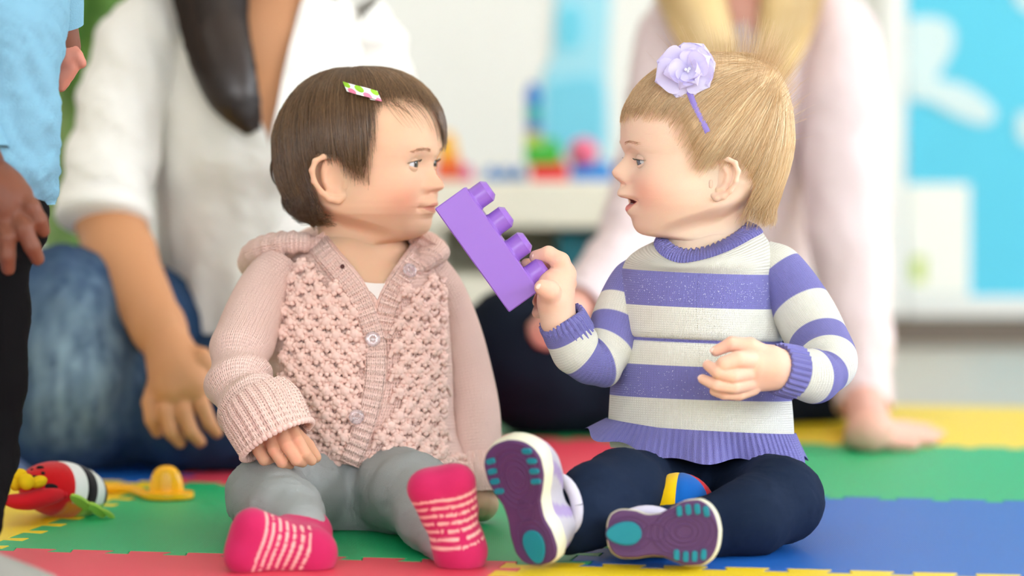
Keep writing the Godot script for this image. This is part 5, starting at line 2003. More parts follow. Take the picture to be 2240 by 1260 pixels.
func flower_band(hd: Head, o: Node3D) -> void:
	# narrow band over the hair
	var g := Geo.new()
	var line := PackedVector3Array()
	var side := PackedVector3Array()
	var path := [[1500, 150], [1506, 190], [1514, 215], [1524, 238], [1534, 258], [1543, 276], [1549, 290]]
	var c := []
	for e in path:
		c.append(at(e[0], e[1], near_hair(hd, e[0], e[1]) + 0.0006))
	var cv := curve(c, 30)
	var p := PackedVector3Array()
	var q := PackedVector2Array()
	var cl := PackedColorArray()
	for i in 30:
		var t := (cv[mini(i + 1, 29)] - cv[maxi(i - 1, 0)]).normalized()
		var outv := (cv[i] - hd.tr.origin).normalized()
		var s := t.cross(outv).normalized() * 0.0034
		for e in [-1.0, -0.5, 0.5, 1.0]:
			p.append(cv[i] + s * e + outv * (0.0012 if absf(e) < 0.9 else -0.0005)); q.append(Vector2(e, i)); cl.append(Color.WHITE)
	g.grid(p, 30, 4, false, q, cl, Vector3(0, 0, 1))
	var hb := Node3D.new()
	hb.name = "headband"
	o.add_child(hb)
	hb.set_meta("label", "lilac headband with a chiffon flower")
	part(hb, "band", g, mat(rgb8(140, 120, 196), 0.6))
	# flower of chiffon petals
	var tulle := mat(rgb8(230, 222, 250), 0.7, 0.3)
	tulle.backlight_enabled = true
	tulle.backlight = Color(0.62, 0.58, 0.72)
	var dep := near_hair(hd, 1505, 165) - 0.006
	var cen := at(1506, 152, dep)
	# [tip x, tip y, breadth, lift towards the lens, curl]
	var petals := [
		[1436, 134, 0.032, 0.004, 0.3], [1432, 178, 0.030, 0.006, 0.2], [1478, 214, 0.028, 0.003, 0.2], [1496, 92, 0.026, 0.001, 0.2], [1540, 96, 0.030, 0.003, 0.3], [1566, 138, 0.030, 0.004, 0.2], [1552, 192, 0.028, 0.005, 0.3],
		[1446, 160, 0.020, 0.013, 0.9], [1486, 198, 0.018, 0.012, 0.9], [1526, 190, 0.019, 0.014, 0.9], [1556, 122, 0.022, 0.013, 0.8], [1520, 100, 0.020, 0.008, 0.5], [1540, 168, 0.018, 0.015, 1.0]]
	for e in petals:
		var tip := at(e[0], e[1], dep - e[3])
		var y := tip - cen
		var L := y.length()
		y = y.normalized()
		var z := Vector3(0, 0, 1)
		var x := y.cross(z).normalized()
		z = x.cross(y)
		var pg := Geo.new()
		p = PackedVector3Array(); q = PackedVector2Array(); cl = PackedColorArray()
		for i in 11:
			var s := sin(i / 10.0 * PI / 2)
			var wd: float = e[2] * 0.62 * (sqrt(maxf(0.0, 1.0 - pow((s - 0.58) / 0.42, 2.0))) if s > 0.58 else lerpf(0.22, 1.0, smoothstep(0.0, 0.58, s)))
			for j in 11:
				var u := j / 5.0 - 1.0
				var cup: float = e[4] * 0.009 * u * u * s + 0.0016 * sin(u * 5.0 + e[0]) * s - 0.004 * s * s * (1.0 - e[4])
				p.append(cen + y * L * s * (1.0 - 0.10 * u * u * s) + x * wd * u + z * (cup + 0.0025 + e[3] * 0.3 * sin(PI * s))); q.append(Vector2(u, s)); cl.append(Color.WHITE)
		pg.grid(p, 11, 11, false, q, cl, Vector3(0, 0, 1))
		part(hb, "petal", pg, tulle)
	var bead := mat(rgb8(240, 240, 250), 0.1, 0.9)
	for e in [[1500, 152], [1508, 150], [1505, 156]]:
		var bg := Geo.new()
		ellipsoid(bg, Transform3D(Basis(), at(e[0], e[1], dep - 0.012)), Vector3(0.0017, 0.0017, 0.0017), 8, 10)
		part(hb, "bead", bg, bead)

func near_hair(hd: Head, px: float, py: float) -> float:
	var d := 3.12
	var inv := hd.tr.affine_inverse()
	while d < 3.32:
		var e := inv * at(px, py, d)
		if e.length() < radius_of(hd.hair_r, e.normalized()) * 1.005: return d
		d += 0.001
	return 3.25

# ---------------------------------------------------------------- toys
func purple_brick() -> void:
	var A := at(1017, 409, 3.188)
	var B := at(1180, 636, 3.186)
	var C := at(950, 456, 3.188)
	var ex := (B - A).normalized()
	var ey := (A - C)
	ey = (ey - ex * ey.dot(ex))
	var H := ey.length()
	ey = ey.normalized()
	var ez := ex.cross(ey)
	if ez.z < 0: ez = -ez
	var Ln := A.distance_to(B)
	var deep := Ln / 2.0
	var cen := (A + B) / 2 - ey * H / 2 - ez * deep / 2
	var o := thing("toy_brick", cen, "large purple plastic building brick with round studs, held between the two children", "toy brick")
	var m := mat(rgb8(150, 102, 200), 0.32, 0.5)
	var sc := Image.create_empty(512, 512, false, Image.FORMAT_RGB8)
	sc.fill(Color(0.5, 0.5, 0.5))
	var rg := RandomNumberGenerator.new()
	rg.seed = 5
	for i in 70:
		var p := Vector2(rg.randf() * 512, rg.randf() * 512)
		var d := Vector2.from_angle(rg.randf() * TAU)
		var c := rg.randf_range(0.56, 0.72)
		for k in rg.randi_range(10, 60):
			p += d
			d = d.rotated(rg.randf_range(-0.05, 0.05))
			sc.set_pixel(posmod(int(p.x), 512), posmod(int(p.y), 512), Color(c, c, c))
	m.roughness = 0.62
	m.roughness_texture = ImageTexture.create_from_image(sc)
	bump(m, m.roughness_texture, 0.012, Vector3(9, 9, 9), true)
	var bs := Basis(ex, ey, ez)
	var g := Geo.new()
	g.box(Transform3D(bs, cen), Vector3(Ln, H, deep), 0.0011)
	part(o, "body", g, m)
	# faint joints moulded into the side
	for i in 4:
		for j in 2:
			var s := Geo.new()
			var c0 := cen + ex * Ln * ((i + 0.5) / 4.0 - 0.5) + ey * H / 2 + ez * deep * ((j + 0.5) / 2.0 - 0.5)
			var keys := []
			for r in [[-0.001, 0.0128], [0.0012, 0.0122], [0.0020, 0.0117], [0.008, 0.0117], [0.0140, 0.0117], [0.0150, 0.0115], [0.0186, 0.0083], [0.0190, 0.0076], [0.0190, 0.004], [0.0190, 0.0002]]:
				keys.append([c0 + ey * r[0], ex * r[1], ez * r[1]])
			loft(s, keys, 37, 40)
			part(o, "stud", s, m)

func ball() -> void:
	var c := at(1484, 1116, 3.145)
	c.y = 0.0372
	var o := thing("toy_ball", Vector3(c.x, 0, c.z), "small soft ball with red, yellow and blue panels between the legs", "ball")
	var cols := [lin(244, 196, 10), lin(206, 24, 34), lin(240, 240, 236), lin(24, 120, 60), lin(206, 24, 34), lin(14, 96, 178)]
	var up := Vector3(0.06, 1, -0.25).normalized()
	var x := Vector3(0, 0, 1)
	x = (x - up * x.dot(up)).normalized()
	var z := x.cross(up)
	for k in 6:
		var g := Geo.new()
		var p := PackedVector3Array()
		var q := PackedVector2Array()
		var cl := PackedColorArray()
		for i in 19:
			var la := PI * (i / 18.0 - 0.5)
			for j in 11:
				var lo := TAU / 6 * (k + j / 10.0) + 0.16
				var dip := 1.0 - 0.02 * pow(absf(j / 5.0 - 1.0), 6.0)
				var d := (x * cos(lo) + z * sin(lo)) * cos(la) + up * sin(la)
				p.append(c + d * 0.037 * dip); q.append(Vector2(j, i)); cl.append(cols[k])
		g.grid(p, 19, 11, false, q, cl, (x * cos(TAU / 6 * (k + 0.5) + 0.16) + z * sin(TAU / 6 * (k + 0.5) + 0.16)))
		var m := vmat(0.85, 0.25)
		bump(m, fuzz_tex, 0.02, Vector3(60, 60, 60), true)
		m.rim_enabled = true
		m.rim = 0.3
		part(o, "panel", g, m)

func plush() -> void:
	var o := thing("plush_toy", on_floor(135, 1128), "stuffed bug toy with red smiling face and black and white stripes", "plush toy")
	var cen := at(138, 1072, 3.40)
	var ax := (at(250, 1095, 3.44) - at(20, 1060, 3.34)).normalized()
	var up := Vector3.UP - ax * ax.y
	up = up.normalized()
	var zz := ax.cross(up)
	var bs := Basis(ax, up, zz)
	var fuzz := vmat(0.95, 0.2)
	fuzz.rim_enabled = true
	fuzz.rim = 0.4
	bump(fuzz, fuzz_tex, 0.05, Vector3(50, 50, 50), true)
	# the stuffed body in rings of cloth: [from, to, colour]
	var R := Vector3(0.054, 0.030, 0.034)
	var strips := [["face", -1.0, -0.18, lin(206, 24, 30)], ["stripe", -0.18, 0.14, lin(234, 234, 230)], ["stripe", 0.14, 0.42, lin(22, 20, 22)], ["stripe", 0.42, 0.72, lin(234, 234, 230)], ["stripe", 0.72, 1.0, lin(22, 20, 22)]]
	for s in strips:
		var g := Geo.new()
		var p := PackedVector3Array()
		var q := PackedVector2Array()
		var cl := PackedColorArray()
		for i in 13:
			var e := i / 12.0
			var u: float = lerpf(s[1], s[2], e)
			var r := sqrt(maxf(0.0, 1.0 - u * u)) * (1.0 - 0.03 * pow(absf(e * 2 - 1), 8.0))
			for j in 41:
				var a := TAU * (j % 40) / 40.0
				p.append(cen + bs * Vector3(u * R.x, sin(a) * R.y * r, cos(a) * R.z * r)); q.append(Vector2(j, i))
				# the belly is sewn from lime and orange cloth
				var low := sin(a) < -0.35 and u > -0.25
				cl.append(lin(150, 190, 60) if low and u > 0.15 else lin(214, 120, 30) if low else s[3])
		g.grid(p, 13, 41, true, q, cl)
		part(o, s[0], g, fuzz)
	var red := mat(rgb8(200, 30, 40), 0.95, 0.2)
	red.rim_enabled = true
	red.rim = 0.4
	var g := Geo.new()
	loft(g, [[at(142, 1082, 3.365), Vector3(0, 0.004, 0), Vector3(0, 0, 0.006)], [at(120, 1085, 3.35), Vector3(0, 0.008, 0), Vector3(0, 0, 0.016)], [at(80, 1092, 3.335), Vector3(0.001, 0.0105, 0), Vector3(0, 0, 0.02)], [at(45, 1096, 3.33), Vector3(0.002, 0.0085, 0), Vector3(0, 0, 0.018)], [at(20, 1094, 3.33), Vector3(0.002, 0.006, 0), Vector3(0, 0, 0.012)], [at(-2, 1090, 3.335), Vector3(0.001, 0.003, 0), Vector3(0, 0, 0.006)]], 30, 24, 1.0, Color.WHITE, null, true, true)
	part(o, "lower_lip", g, red)
	var yel := mat(rgb8(232, 190, 30), 0.95, 0.2)
	for e in [[58, 1054, 3.327, 0.0085, 0.0085], [42, 1040, 3.335, 0.0085, 0.007], [84, 1054, 3.335, 0.0095, 0.0062], [34, 1056, 3.335, 0.0075, 0.0085]]:
		g = Geo.new()
		ellipsoid(g, Transform3D(Basis(Vector3(0, 0, 1), 0.3), at(e[0], e[1], e[2])), Vector3(e[3], e[4], 0.010), 12, 16)
		part(o, "feeler", g, yel)
	var ink := mat(rgb8(18, 14, 14), 0.9)
	for e in [[88, 1024, 0.0042, 0.0027], [70, 1027, 0.0018, 0.0013], [94, 1036, 0.0024, 0.0024], [108, 1066, 0.009, 0.004], [76, 1043, 0.004, 0.0018]]:
		g = Geo.new()
		var dd := 3.30
		var inv := Transform3D(bs, cen).affine_inverse()
		while dd < 3.5 and ((inv * at(e[0], e[1], dd)) / R).length() > 1.0: dd += 0.0006
		ellipsoid(g, Transform3D(Basis(), at(e[0], e[1], dd)), Vector3(e[2], e[3], 0.0016), 8, 12)
		part(o, "printed_face", g, ink)
	var lime := mat(rgb8(166, 204, 80), 0.9)
	for e in [[[157, 1080], [198, 1112], 15], [[196, 1098], [228, 1128], 13], [[222, 1112], [250, 1132], 6]]:
		g = Geo.new()
		var a := at(e[0][0], e[0][1], 3.362)
		var b := at(e[1][0], e[1][1], 3.385)
		var d := b - a
		var poly := PackedVector2Array()
		for j in 22:
			var t := TAU * j / 22.0
			poly.append(Vector2((0.5 + 0.5 * cos(t)) * d.length(), sin(t) * e[2] * 0.00047))
		var yv := Vector3(0, 0.6, 0.8)
		yv = (yv - d.normalized() * yv.dot(d.normalized())).normalized()
		g.prism(poly, Transform3D(Basis(d.normalized(), yv, d.normalized().cross(yv)), a), 0.003, 0.0008)
		part(o, "leaf_wing", g, lime)

func yellow_scoop() -> void:
	var o := thing("toy_scoop", on_floor(370, 1100), "yellow plastic toy with a domed end and thin handle", "plastic toy")
	var m := mat(rgb8(255, 184, 2), 0.35, 0.5)
	var d := 3.50
	var g := Geo.new()
	var c := on_floor(368, 1092)
	loft(g, [[c + Vector3(0, 0.001, 0), Vector3(0.020, 0, 0), Vector3(0, 0, 0.020)], [c + Vector3(0, 0.0015, 0), Vector3(0.0275, 0, 0), Vector3(0, 0, 0.024)], [c + Vector3(0, 0.007, 0), Vector3(0.0280, 0, 0), Vector3(0, 0, 0.0245)], [c + Vector3(0, 0.0085, 0), Vector3(0.0265, 0, 0), Vector3(0, 0, 0.023)], [c + Vector3(0, 0.009, 0), Vector3(0.012, 0, 0), Vector3(0, 0, 0.010)]], 24, 40)
	part(o, "brim", g, m)
	g = Geo.new()
	loft(g, [[c + Vector3(-0.002, 0.006, 0), Vector3(0.0190, 0, 0), Vector3(0, 0, 0.013)], [c + Vector3(-0.002, 0.016, 0), Vector3(0.0185, 0, 0), Vector3(0, 0, 0.0125)], [c + Vector3(-0.002, 0.026, 0), Vector3(0.0160, 0, 0), Vector3(0, 0, 0.0115)], [c + Vector3(-0.002, 0.033, 0), Vector3(0.0115, 0, 0), Vector3(0, 0, 0.0095)], [c + Vector3(-0.002, 0.0365, 0), Vector3(0.006, 0, 0), Vector3(0, 0, 0.005)], [c + Vector3(-0.002, 0.0370, 0), Vector3(0.0005, 0, 0), Vector3(0, 0, 0.0005)]], 32, 36, 1.0, Color.WHITE, null, false, false, 0.9)
	part(o, "dome", g, m)
	g = Geo.new()
	var l := curve([c + Vector3(-0.025, 0.005, 0), on_floor(300, 1086) + Vector3(0, 0.006, 0), on_floor(268, 1082) + Vector3(0, 0.007, 0), on_floor(235, 1080) + Vector3(0, 0.006, 0), on_floor(205, 1078) + Vector3(0, 0.006, 0)], 24)
	sweep(g, l, 0.0050, 0.0056, 12, Color.WHITE, true)
	part(o, "handle", g, m)

func toy_block(px0: float, py0: float, px1: float, py1: float, d: float, col: Color, label: String, studs := 0) -> void:
	var a := at(px0, py1, d)
	var b := at(px1, py0, d)
	var c := (a + b) / 2
	var size := Vector3(b.x - a.x, b.y - a.y, minf(b.x - a.x, 0.07))
	var o := thing("toy_block", Vector3(c.x, a.y, c.z), label, "toy block", "toys on the low shelf")
	var m := mat(col, 0.35)
	var g := Geo.new()
	g.box(Transform3D(Basis(), c), size, 0.004)
	part(o, "block", g, m)
	for i in studs:
		var s := Geo.new()
		var t := c + Vector3(size.x * ((i + 0.5) / studs - 0.5), size.y / 2, 0)
		var r := minf(size.x / studs, size.z) * 0.34
		loft(s, [[t, Vector3(r, 0, 0), Vector3(0, 0, r)], [t + Vector3(0, r * 0.9, 0), Vector3(r, 0, 0), Vector3(0, 0, r)], [t + Vector3(0, r * 1.15, 0), Vector3(r * 0.8, 0, 0), Vector3(0, 0, r * 0.8)], [t + Vector3(0, r * 1.16, 0), Vector3(r * 0.05, 0, 0), Vector3(0, 0, r * 0.05)]], 10, 20)
		part(o, "stud", s, m)

func background() -> void:
	# low white shelf unit
	var d := 5.35
	var top := at(1200, 398, d).y
	var x0 := at(905, 400, d).x
	var x1 := at(1425, 400, d).x
	var th := at(1200, 398, d).y - at(1200, 498, d).y
	var o := thing("shelf_unit", Vector3((x0 + x1) / 2, -0.012, -d - 0.2), "low cream shelf unit with open compartments, toys on top", "shelf")
	var w := mat(rgb8(242, 238, 220), 0.45)
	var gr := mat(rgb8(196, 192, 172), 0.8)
	var part_box := func(nm: String, lo: Vector3, hi: Vector3, m: Material) -> void:
		var g := Geo.new()
		g.box(Transform3D(Basis(), (lo + hi) / 2), hi - lo, 0.004)
		part(o, nm, g, m)
	part_box.call("worktop", Vector3(x0, top - th, -d - 0.30), Vector3(x1, top, -d), w)
	part_box.call("side_panel", Vector3(x0 + 0.02, -0.012, -d - 0.28), Vector3(x0 + 0.045, top - th, -d - 0.02), w)
	part_box.call("side_panel", Vector3(x1 - 0.045, -0.012, -d - 0.28), Vector3(x1 - 0.02, top - th, -d - 0.02), w)
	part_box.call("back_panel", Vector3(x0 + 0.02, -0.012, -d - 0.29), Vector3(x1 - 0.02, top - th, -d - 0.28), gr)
	part_box.call("bottom_shelf", Vector3(x0 + 0.045, at(1, 690, d).y, -d - 0.28), Vector3(x1 - 0.045, at(1, 605, d).y, -d - 0.01), w)
	var tb := thing("storage_box", at(1290, 600, d + 0.1), "dark teal storage box inside the low shelf unit", "box")
	var teal := mat(rgb8(16, 104, 120), 0.6)
	var g := Geo.new()
	var lo := Vector3(at(1222, 1, d).x, at(1, 605, d).y + 0.001, -d - 0.26)
	var hi := Vector3(at(1365, 1, d).x, at(1, 512, d).y, -d - 0.04)
	g.box(Transform3D(Basis(), (lo + hi) / 2), hi - lo, 0.006)
	part(tb, "box_body", g, teal)
	g = Geo.new()
	g.box(Transform3D(Basis(), Vector3((lo.x + hi.x) / 2, hi.y - 0.012, hi.z + 0.003)), Vector3(0.05, 0.014, 0.006), 0.002)
	part(tb, "handle", g, mat(rgb8(10, 80, 94), 0.5))
	# toys on it
	var dd := d + 0.16
	toy_block(1160, 360, 1242, 400, dd - 0.06, rgb8(226, 24, 44), "red building block at the foot of the toy stack", 2)
	toy_block(1148, 318, 1226, 360, dd - 0.06, rgb8(60, 178, 44), "bright green building block above the red one", 2)
	toy_block(1148, 292, 1186, 318, dd - 0.06, rgb8(196, 206, 30), "lime yellow block above the green one", 1)
	toy_block(1150, 268, 1184, 292, dd - 0.06, rgb8(96, 84, 190), "small violet block in the toy stack", 1)
	toy_block(1149, 232, 1183, 268, dd - 0.06, rgb8(0, 168, 166), "turquoise block near the top of the stack", 1)
	toy_block(1149, 195, 1183, 232, dd - 0.06, rgb8(0, 116, 200), "blue block on top of the toy stack", 1)
	toy_block(1058, 378, 1152, 400, dd, rgb8(0, 128, 214), "long flat blue block left of the red block", 3)
	toy_block(1246, 366, 1340, 400, dd, rgb8(0, 132, 220), "wide blue block right of the red block", 3)
	toy_block(952, 352, 1012, 400, dd, rgb8(236, 96, 40), "orange block beside the brown-haired child's face", 2)
	toy_block(958, 306, 1000, 352, dd, rgb8(250, 186, 30), "yellow block on the orange one", 1)
	toy_block(1012, 372, 1036, 400, dd - 0.05, rgb8(214, 60, 150), "small magenta block beside the orange one", 1)
	var bl := thing("toy_ball", at(1276, 366, dd), "blurred pink ball on the wide blue block", "ball", "")
	g = Geo.new()
	ellipsoid(g, Transform3D(Basis(), at(1276, 334, dd)), Vector3(0.0255, 0.0255, 0.0255), 16, 24)
	part(bl, "shell", g, mat(rgb8(232, 96, 150), 0.4))
	g = Geo.new()
	loft(g, [[at(1276, 334, dd) + Vector3(0, -0.003, 0), Vector3(0.0258, 0, 0), Vector3(0, 0, 0.0258)], [at(1276, 334, dd) + Vector3(0, 0.003, 0), Vector3(0.0258, 0, 0), Vector3(0, 0, 0.0258)]], 4, 30)
	part(bl, "stripe", g, mat(rgb8(244, 150, 90), 0.4))
	# painted panels on the back wall
	var wd := -BACK
	var panel := func(nm: String, pts: Array, col: Color, lab: String, cat_: String, thick: float, off: float) -> void:
		var c := Vector2.ZERO
		for q in pts: c += Vector2(q[0], q[1]) / pts.size()
		var wc := at(c.x, c.y, wd)
		var poly := PackedVector2Array()
		for q in pts:
			var r := at(q[0], q[1], wd)
			poly.append(Vector2(r.x - wc.x, r.y - wc.y))
		var gg := Geo.new()
		gg.prism(poly, Transform3D(Basis(), Vector3(0, 0, 0)), thick, 0.001)
		var mi := put(nm, gg, mat(col, 0.7), self, lab, cat_)
		mi.position = Vector3(wc.x, wc.y, BACK + off)
	var bo := thing("display_board", Vector3(at(2280, 1, wd).x, at(1, 648, wd).y, BACK), "big sky blue display board with white frame on the back wall", "board")
	var slab_at := func(nm: String, x0b: float, y0b: float, x1b: float, y1b: float, thick: float, col: Color) -> void:
		var a := at(x0b, y1b, wd)
		var b := at(x1b, y0b, wd)
		var gg := Geo.new()
		gg.box(Transform3D(Basis(), Vector3((a.x + b.x) / 2, (a.y + b.y) / 2, BACK + 0.001 + thick / 2)), Vector3(b.x - a.x, b.y - a.y, thick), 0.001)
		part(bo, nm, gg, mat(col, 0.7))
	slab_at.call("panel", 1979, -420, 2600, 648, 0.012, rgb8(88, 196, 222))
	slab_at.call("upright", 1925, -420, 1979, 690, 0.03, rgb8(240, 240, 234))
	slab_at.call("ledge", 1979, 648, 2600, 690, 0.03, rgb8(226, 226, 220))
	var blob := func(list: Array, n: int) -> Array:
		var v := []
		for e in list: v.append(Vector3(e[0], e[1], 0))
		v.append(v[0])
		var c := curve(v, n)
		var out := []
		for i in n - 1: out.append([c[i].x, c[i].y])
		return out
	panel.call("paper_shape", blob.call([[1985, 42], [2040, 38], [2078, 56], [2084, 100], [2066, 140], [2050, 172], [2100, 184], [2150, 214], [2176, 250], [2150, 272], [2090, 254], [2030, 222], [1985, 205]], 60), rgb8(206, 226, 226), "white paper figure with an outstretched limb on the board", "paper cutout", 0.003, 0.0142)
	panel.call("paper_shape", blob.call([[2225, 250], [2262, 246], [2290, 290], [2262, 318], [2226, 300]], 30), rgb8(206, 226, 226), "small white paper cutout at the picture's right edge", "paper cutout", 0.003, 0.0142)
	panel.call("paper_shape", blob.call([[2214, -40], [2270, -50], [2300, 0], [2262, 30], [2222, 6]], 30), rgb8(206, 226, 226), "white paper cutout in the board's upper right", "paper cutout", 0.003, 0.0142)
	panel.call("poster", [[1981, 402], [2118, 402], [2118, 645], [1981, 645]], rgb8(238, 238, 228), "white poster at the board's lower left corner", "poster", 0.004, 0.0142)
	panel.call("poster_print", [[1990, 560], [2022, 560], [2022, 618], [1990, 618]], rgb8(188, 206, 100), "small yellow green picture on the white poster", "picture", 0.001, 0.018)
	panel.call("wall_mural", blob.call([[1216, -60], [1328, -60], [1328, 150], [1328, 345], [1255, 350], [1184, 340], [1186, 170], [1206, 120]], 60), rgb8(160, 220, 236), "pale blue tower shape painted on the back wall", "mural", 0.004, 0.001)
	panel.call("wall_mural", blob.call([[1226, 18], [1262, 12], [1276, 60], [1262, 105], [1228, 104], [1216, 60]], 40), rgb8(112, 208, 232), "sky blue patch near the top of the painted tower", "mural", 0.003, 0.0055)
	panel.call("wall_mural", blob.call([[1196, 180], [1312, 176], [1312, 330], [1252, 336], [1196, 328]], 40), rgb8(120, 206, 230), "deeper blue lower half of the painted tower", "mural", 0.003, 0.0055)
	# plant behind, at the left
	var pd := 5.3
	var pc := at(150, 1, pd)
	var po := thing("potted_plant", Vector3(pc.x, -0.012, -pd), "tall green leafy plant behind the woman in white", "plant")
	g = Geo.new()
	loft(g, [[Vector3(pc.x, -0.012, -pd), Vector3(0.09, 0, 0), Vector3(0, 0, 0.09)], [Vector3(pc.x, 0.16, -pd), Vector3(0.125, 0, 0), Vector3(0, 0, 0.125)], [Vector3(pc.x, 0.17, -pd), Vector3(0.135, 0, 0), Vector3(0, 0, 0.135)], [Vector3(pc.x, 0.19, -pd), Vector3(0.135, 0, 0), Vector3(0, 0, 0.135)], [Vector3(pc.x, 0.18, -pd), Vector3(0.11, 0, 0), Vector3(0, 0, 0.11)]], 24, 28, 1.0, Color.WHITE, null, true, true)
	part(po, "pot", g, mat(rgb8(180, 176, 168), 0.6))
	var rg := RandomNumberGenerator.new()
	rg.seed = 12
	var leafm := [mat(rgb8(104, 146, 66), 0.5), mat(rgb8(136, 168, 104), 0.5), mat(rgb8(84, 128, 56), 0.5)]
	for m in leafm:
		m.backlight_enabled = true
		m.backlight = Color(0.25, 0.35, 0.12)
	for i in 46:
		var a := rg.randf() * TAU
		var reach := rg.randf_range(0.04, 0.22)
		var high := rg.randf_range(0.25, 0.75)
		var b0 := Vector3(pc.x + cos(a) * 0.04, 0.17, -pd + sin(a) * 0.04)
		var lean := Vector3(cos(a), 0, sin(a)) * reach
		var cv := curve([b0, b0 + Vector3(0, high * 0.6, 0) + lean * 0.3, b0 + Vector3(0, high, 0) + lean * 0.8, b0 + Vector3(0, high * 0.95, 0) + lean * 1.5], 12)
		var p := PackedVector3Array()
		var q := PackedVector2Array()
		var cl := PackedColorArray()
		var sv := Vector3(-sin(a), 0, cos(a))
		for k in 12:
			var wv := 0.028 * sin(PI * pow((k + 0.4) / 12.0, 0.7)) 
			for e in [-1.0, -0.4, 0.4, 1.0]:
				p.append(cv[k] + sv * e * wv + Vector3(0, 0.006 * absf(e), 0)); q.append(Vector2(e, k)); cl.append(Color.WHITE)
		g = Geo.new()
		g.grid(p, 12, 4, false, q, cl, Vector3(0, 0.3, 1))
		part(po, "leaf", g, leafm[i % 3])

# ---------------------------------------------------------------- the grown-ups and the child at the edge
func grown_head(g: Geo, where: Vector3, fw: Vector3, skin: Color, scale: float) -> Head:
	var hd := Head.new()
	hd.k = 0.000465 * scale
	hd.oy = 390.0
	hd.eye_y = 340.0
	hd.mouth_y = 453.0
	hd.tr = Transform3D(Basis(Vector3.UP.cross(fw).normalized(), fw.cross(Vector3.UP.cross(fw).normalized()), fw), where)
	hd.skin = skin
	hd.lip = lin(196, 104, 98)
	hd.blush = skin
	var t := [[150, 0.5, 0.5, 0.5, 0.5, 20], [154, 24, 26, 24, 24, 20], [165, 42, 44, 40, 42, 20], [185, 58, 60, 53, 58, 20], [215, 70, 74, 61, 70, 20], [250, 77, 80, 65, 77, 20], [290, 80, 81, 66, 80, 12], [325, 80, 80, 65, 78, 10], [340, 78, 78, 64, 76, 8], [365, 84, 75, 62, 75, 9], [395, 92, 70, 60, 74.5, 10], [405, 92, 68, 59.5, 74.5, 10], [417, 84, 65, 58.5, 74, 10], [434, 82, 62, 57, 74, 13], [446, 84, 59, 56, 74, 17], [453, 81, 57, 55, 73.6, 17], [462, 82.5, 55, 54, 73, 16], [474, 78, 52, 51, 73, 17], [495, 79, 48, 46, 74, 18], [512, 75, 46, 40, 72, 20], [524, 60, 45, 36, 60, 20], [532, 44, 45, 34, 44, 20], [545, 33, 45, 33, 33, 20], [600, 31, 47, 34, 31, 20], [660, 36, 50, 44, 36, 20]]
	for r in t:
		var q := []
		for i in 6: q.append(r[i] * (1.0 if i == 0 else scale))
		hd.t.append(q)
	build_head(g, hd)
	return hd

func lock(g: Geo, pts: Array, wide: Array, n: int, cols: Array, sd: int) -> void:
	# a hank of long hair: a core and strands that follow it
	var rg := RandomNumberGenerator.new()
	rg.seed = sd
	loft(g, limb_keys(pts, wide, Vector3(0, 0, 1), 0.6), 30, 20, 1.0, cols[0], null, true, true)
	var cv := curve(pts, 14)
	for i in n:
		var a := rg.randf() * TAU
		var line := PackedVector3Array()
		for k in 14:
			var f := k / 13.0 * (wide.size() - 1)
			var w := lerpf(wide[int(f)], wide[mini(int(f) + 1, wide.size() - 1)], f - int(f))
			line.append(cv[k] + Vector3(cos(a) * w, 0, sin(a) * w * 0.6) * rg.randf_range(0.98, 1.04) + Vector3(rg.randfn(0, 0.001), 0, 0))
		strand(g, line, 0.0006, 0.0003, cols[rg.randi() % cols.size()])

func ring_keys(rows: Array) -> Array:
	# [pixel height, left, right, depth, half depth]
	var keys := []
	for r in rows:
		keys.append([at((r[1] + r[2]) / 2.0, r[0], r[3]), Vector3((r[2] - r[1]) / 2.0 * r[3] / F, 0, 0), Vector3(0, 0, r[4])])
	return keys

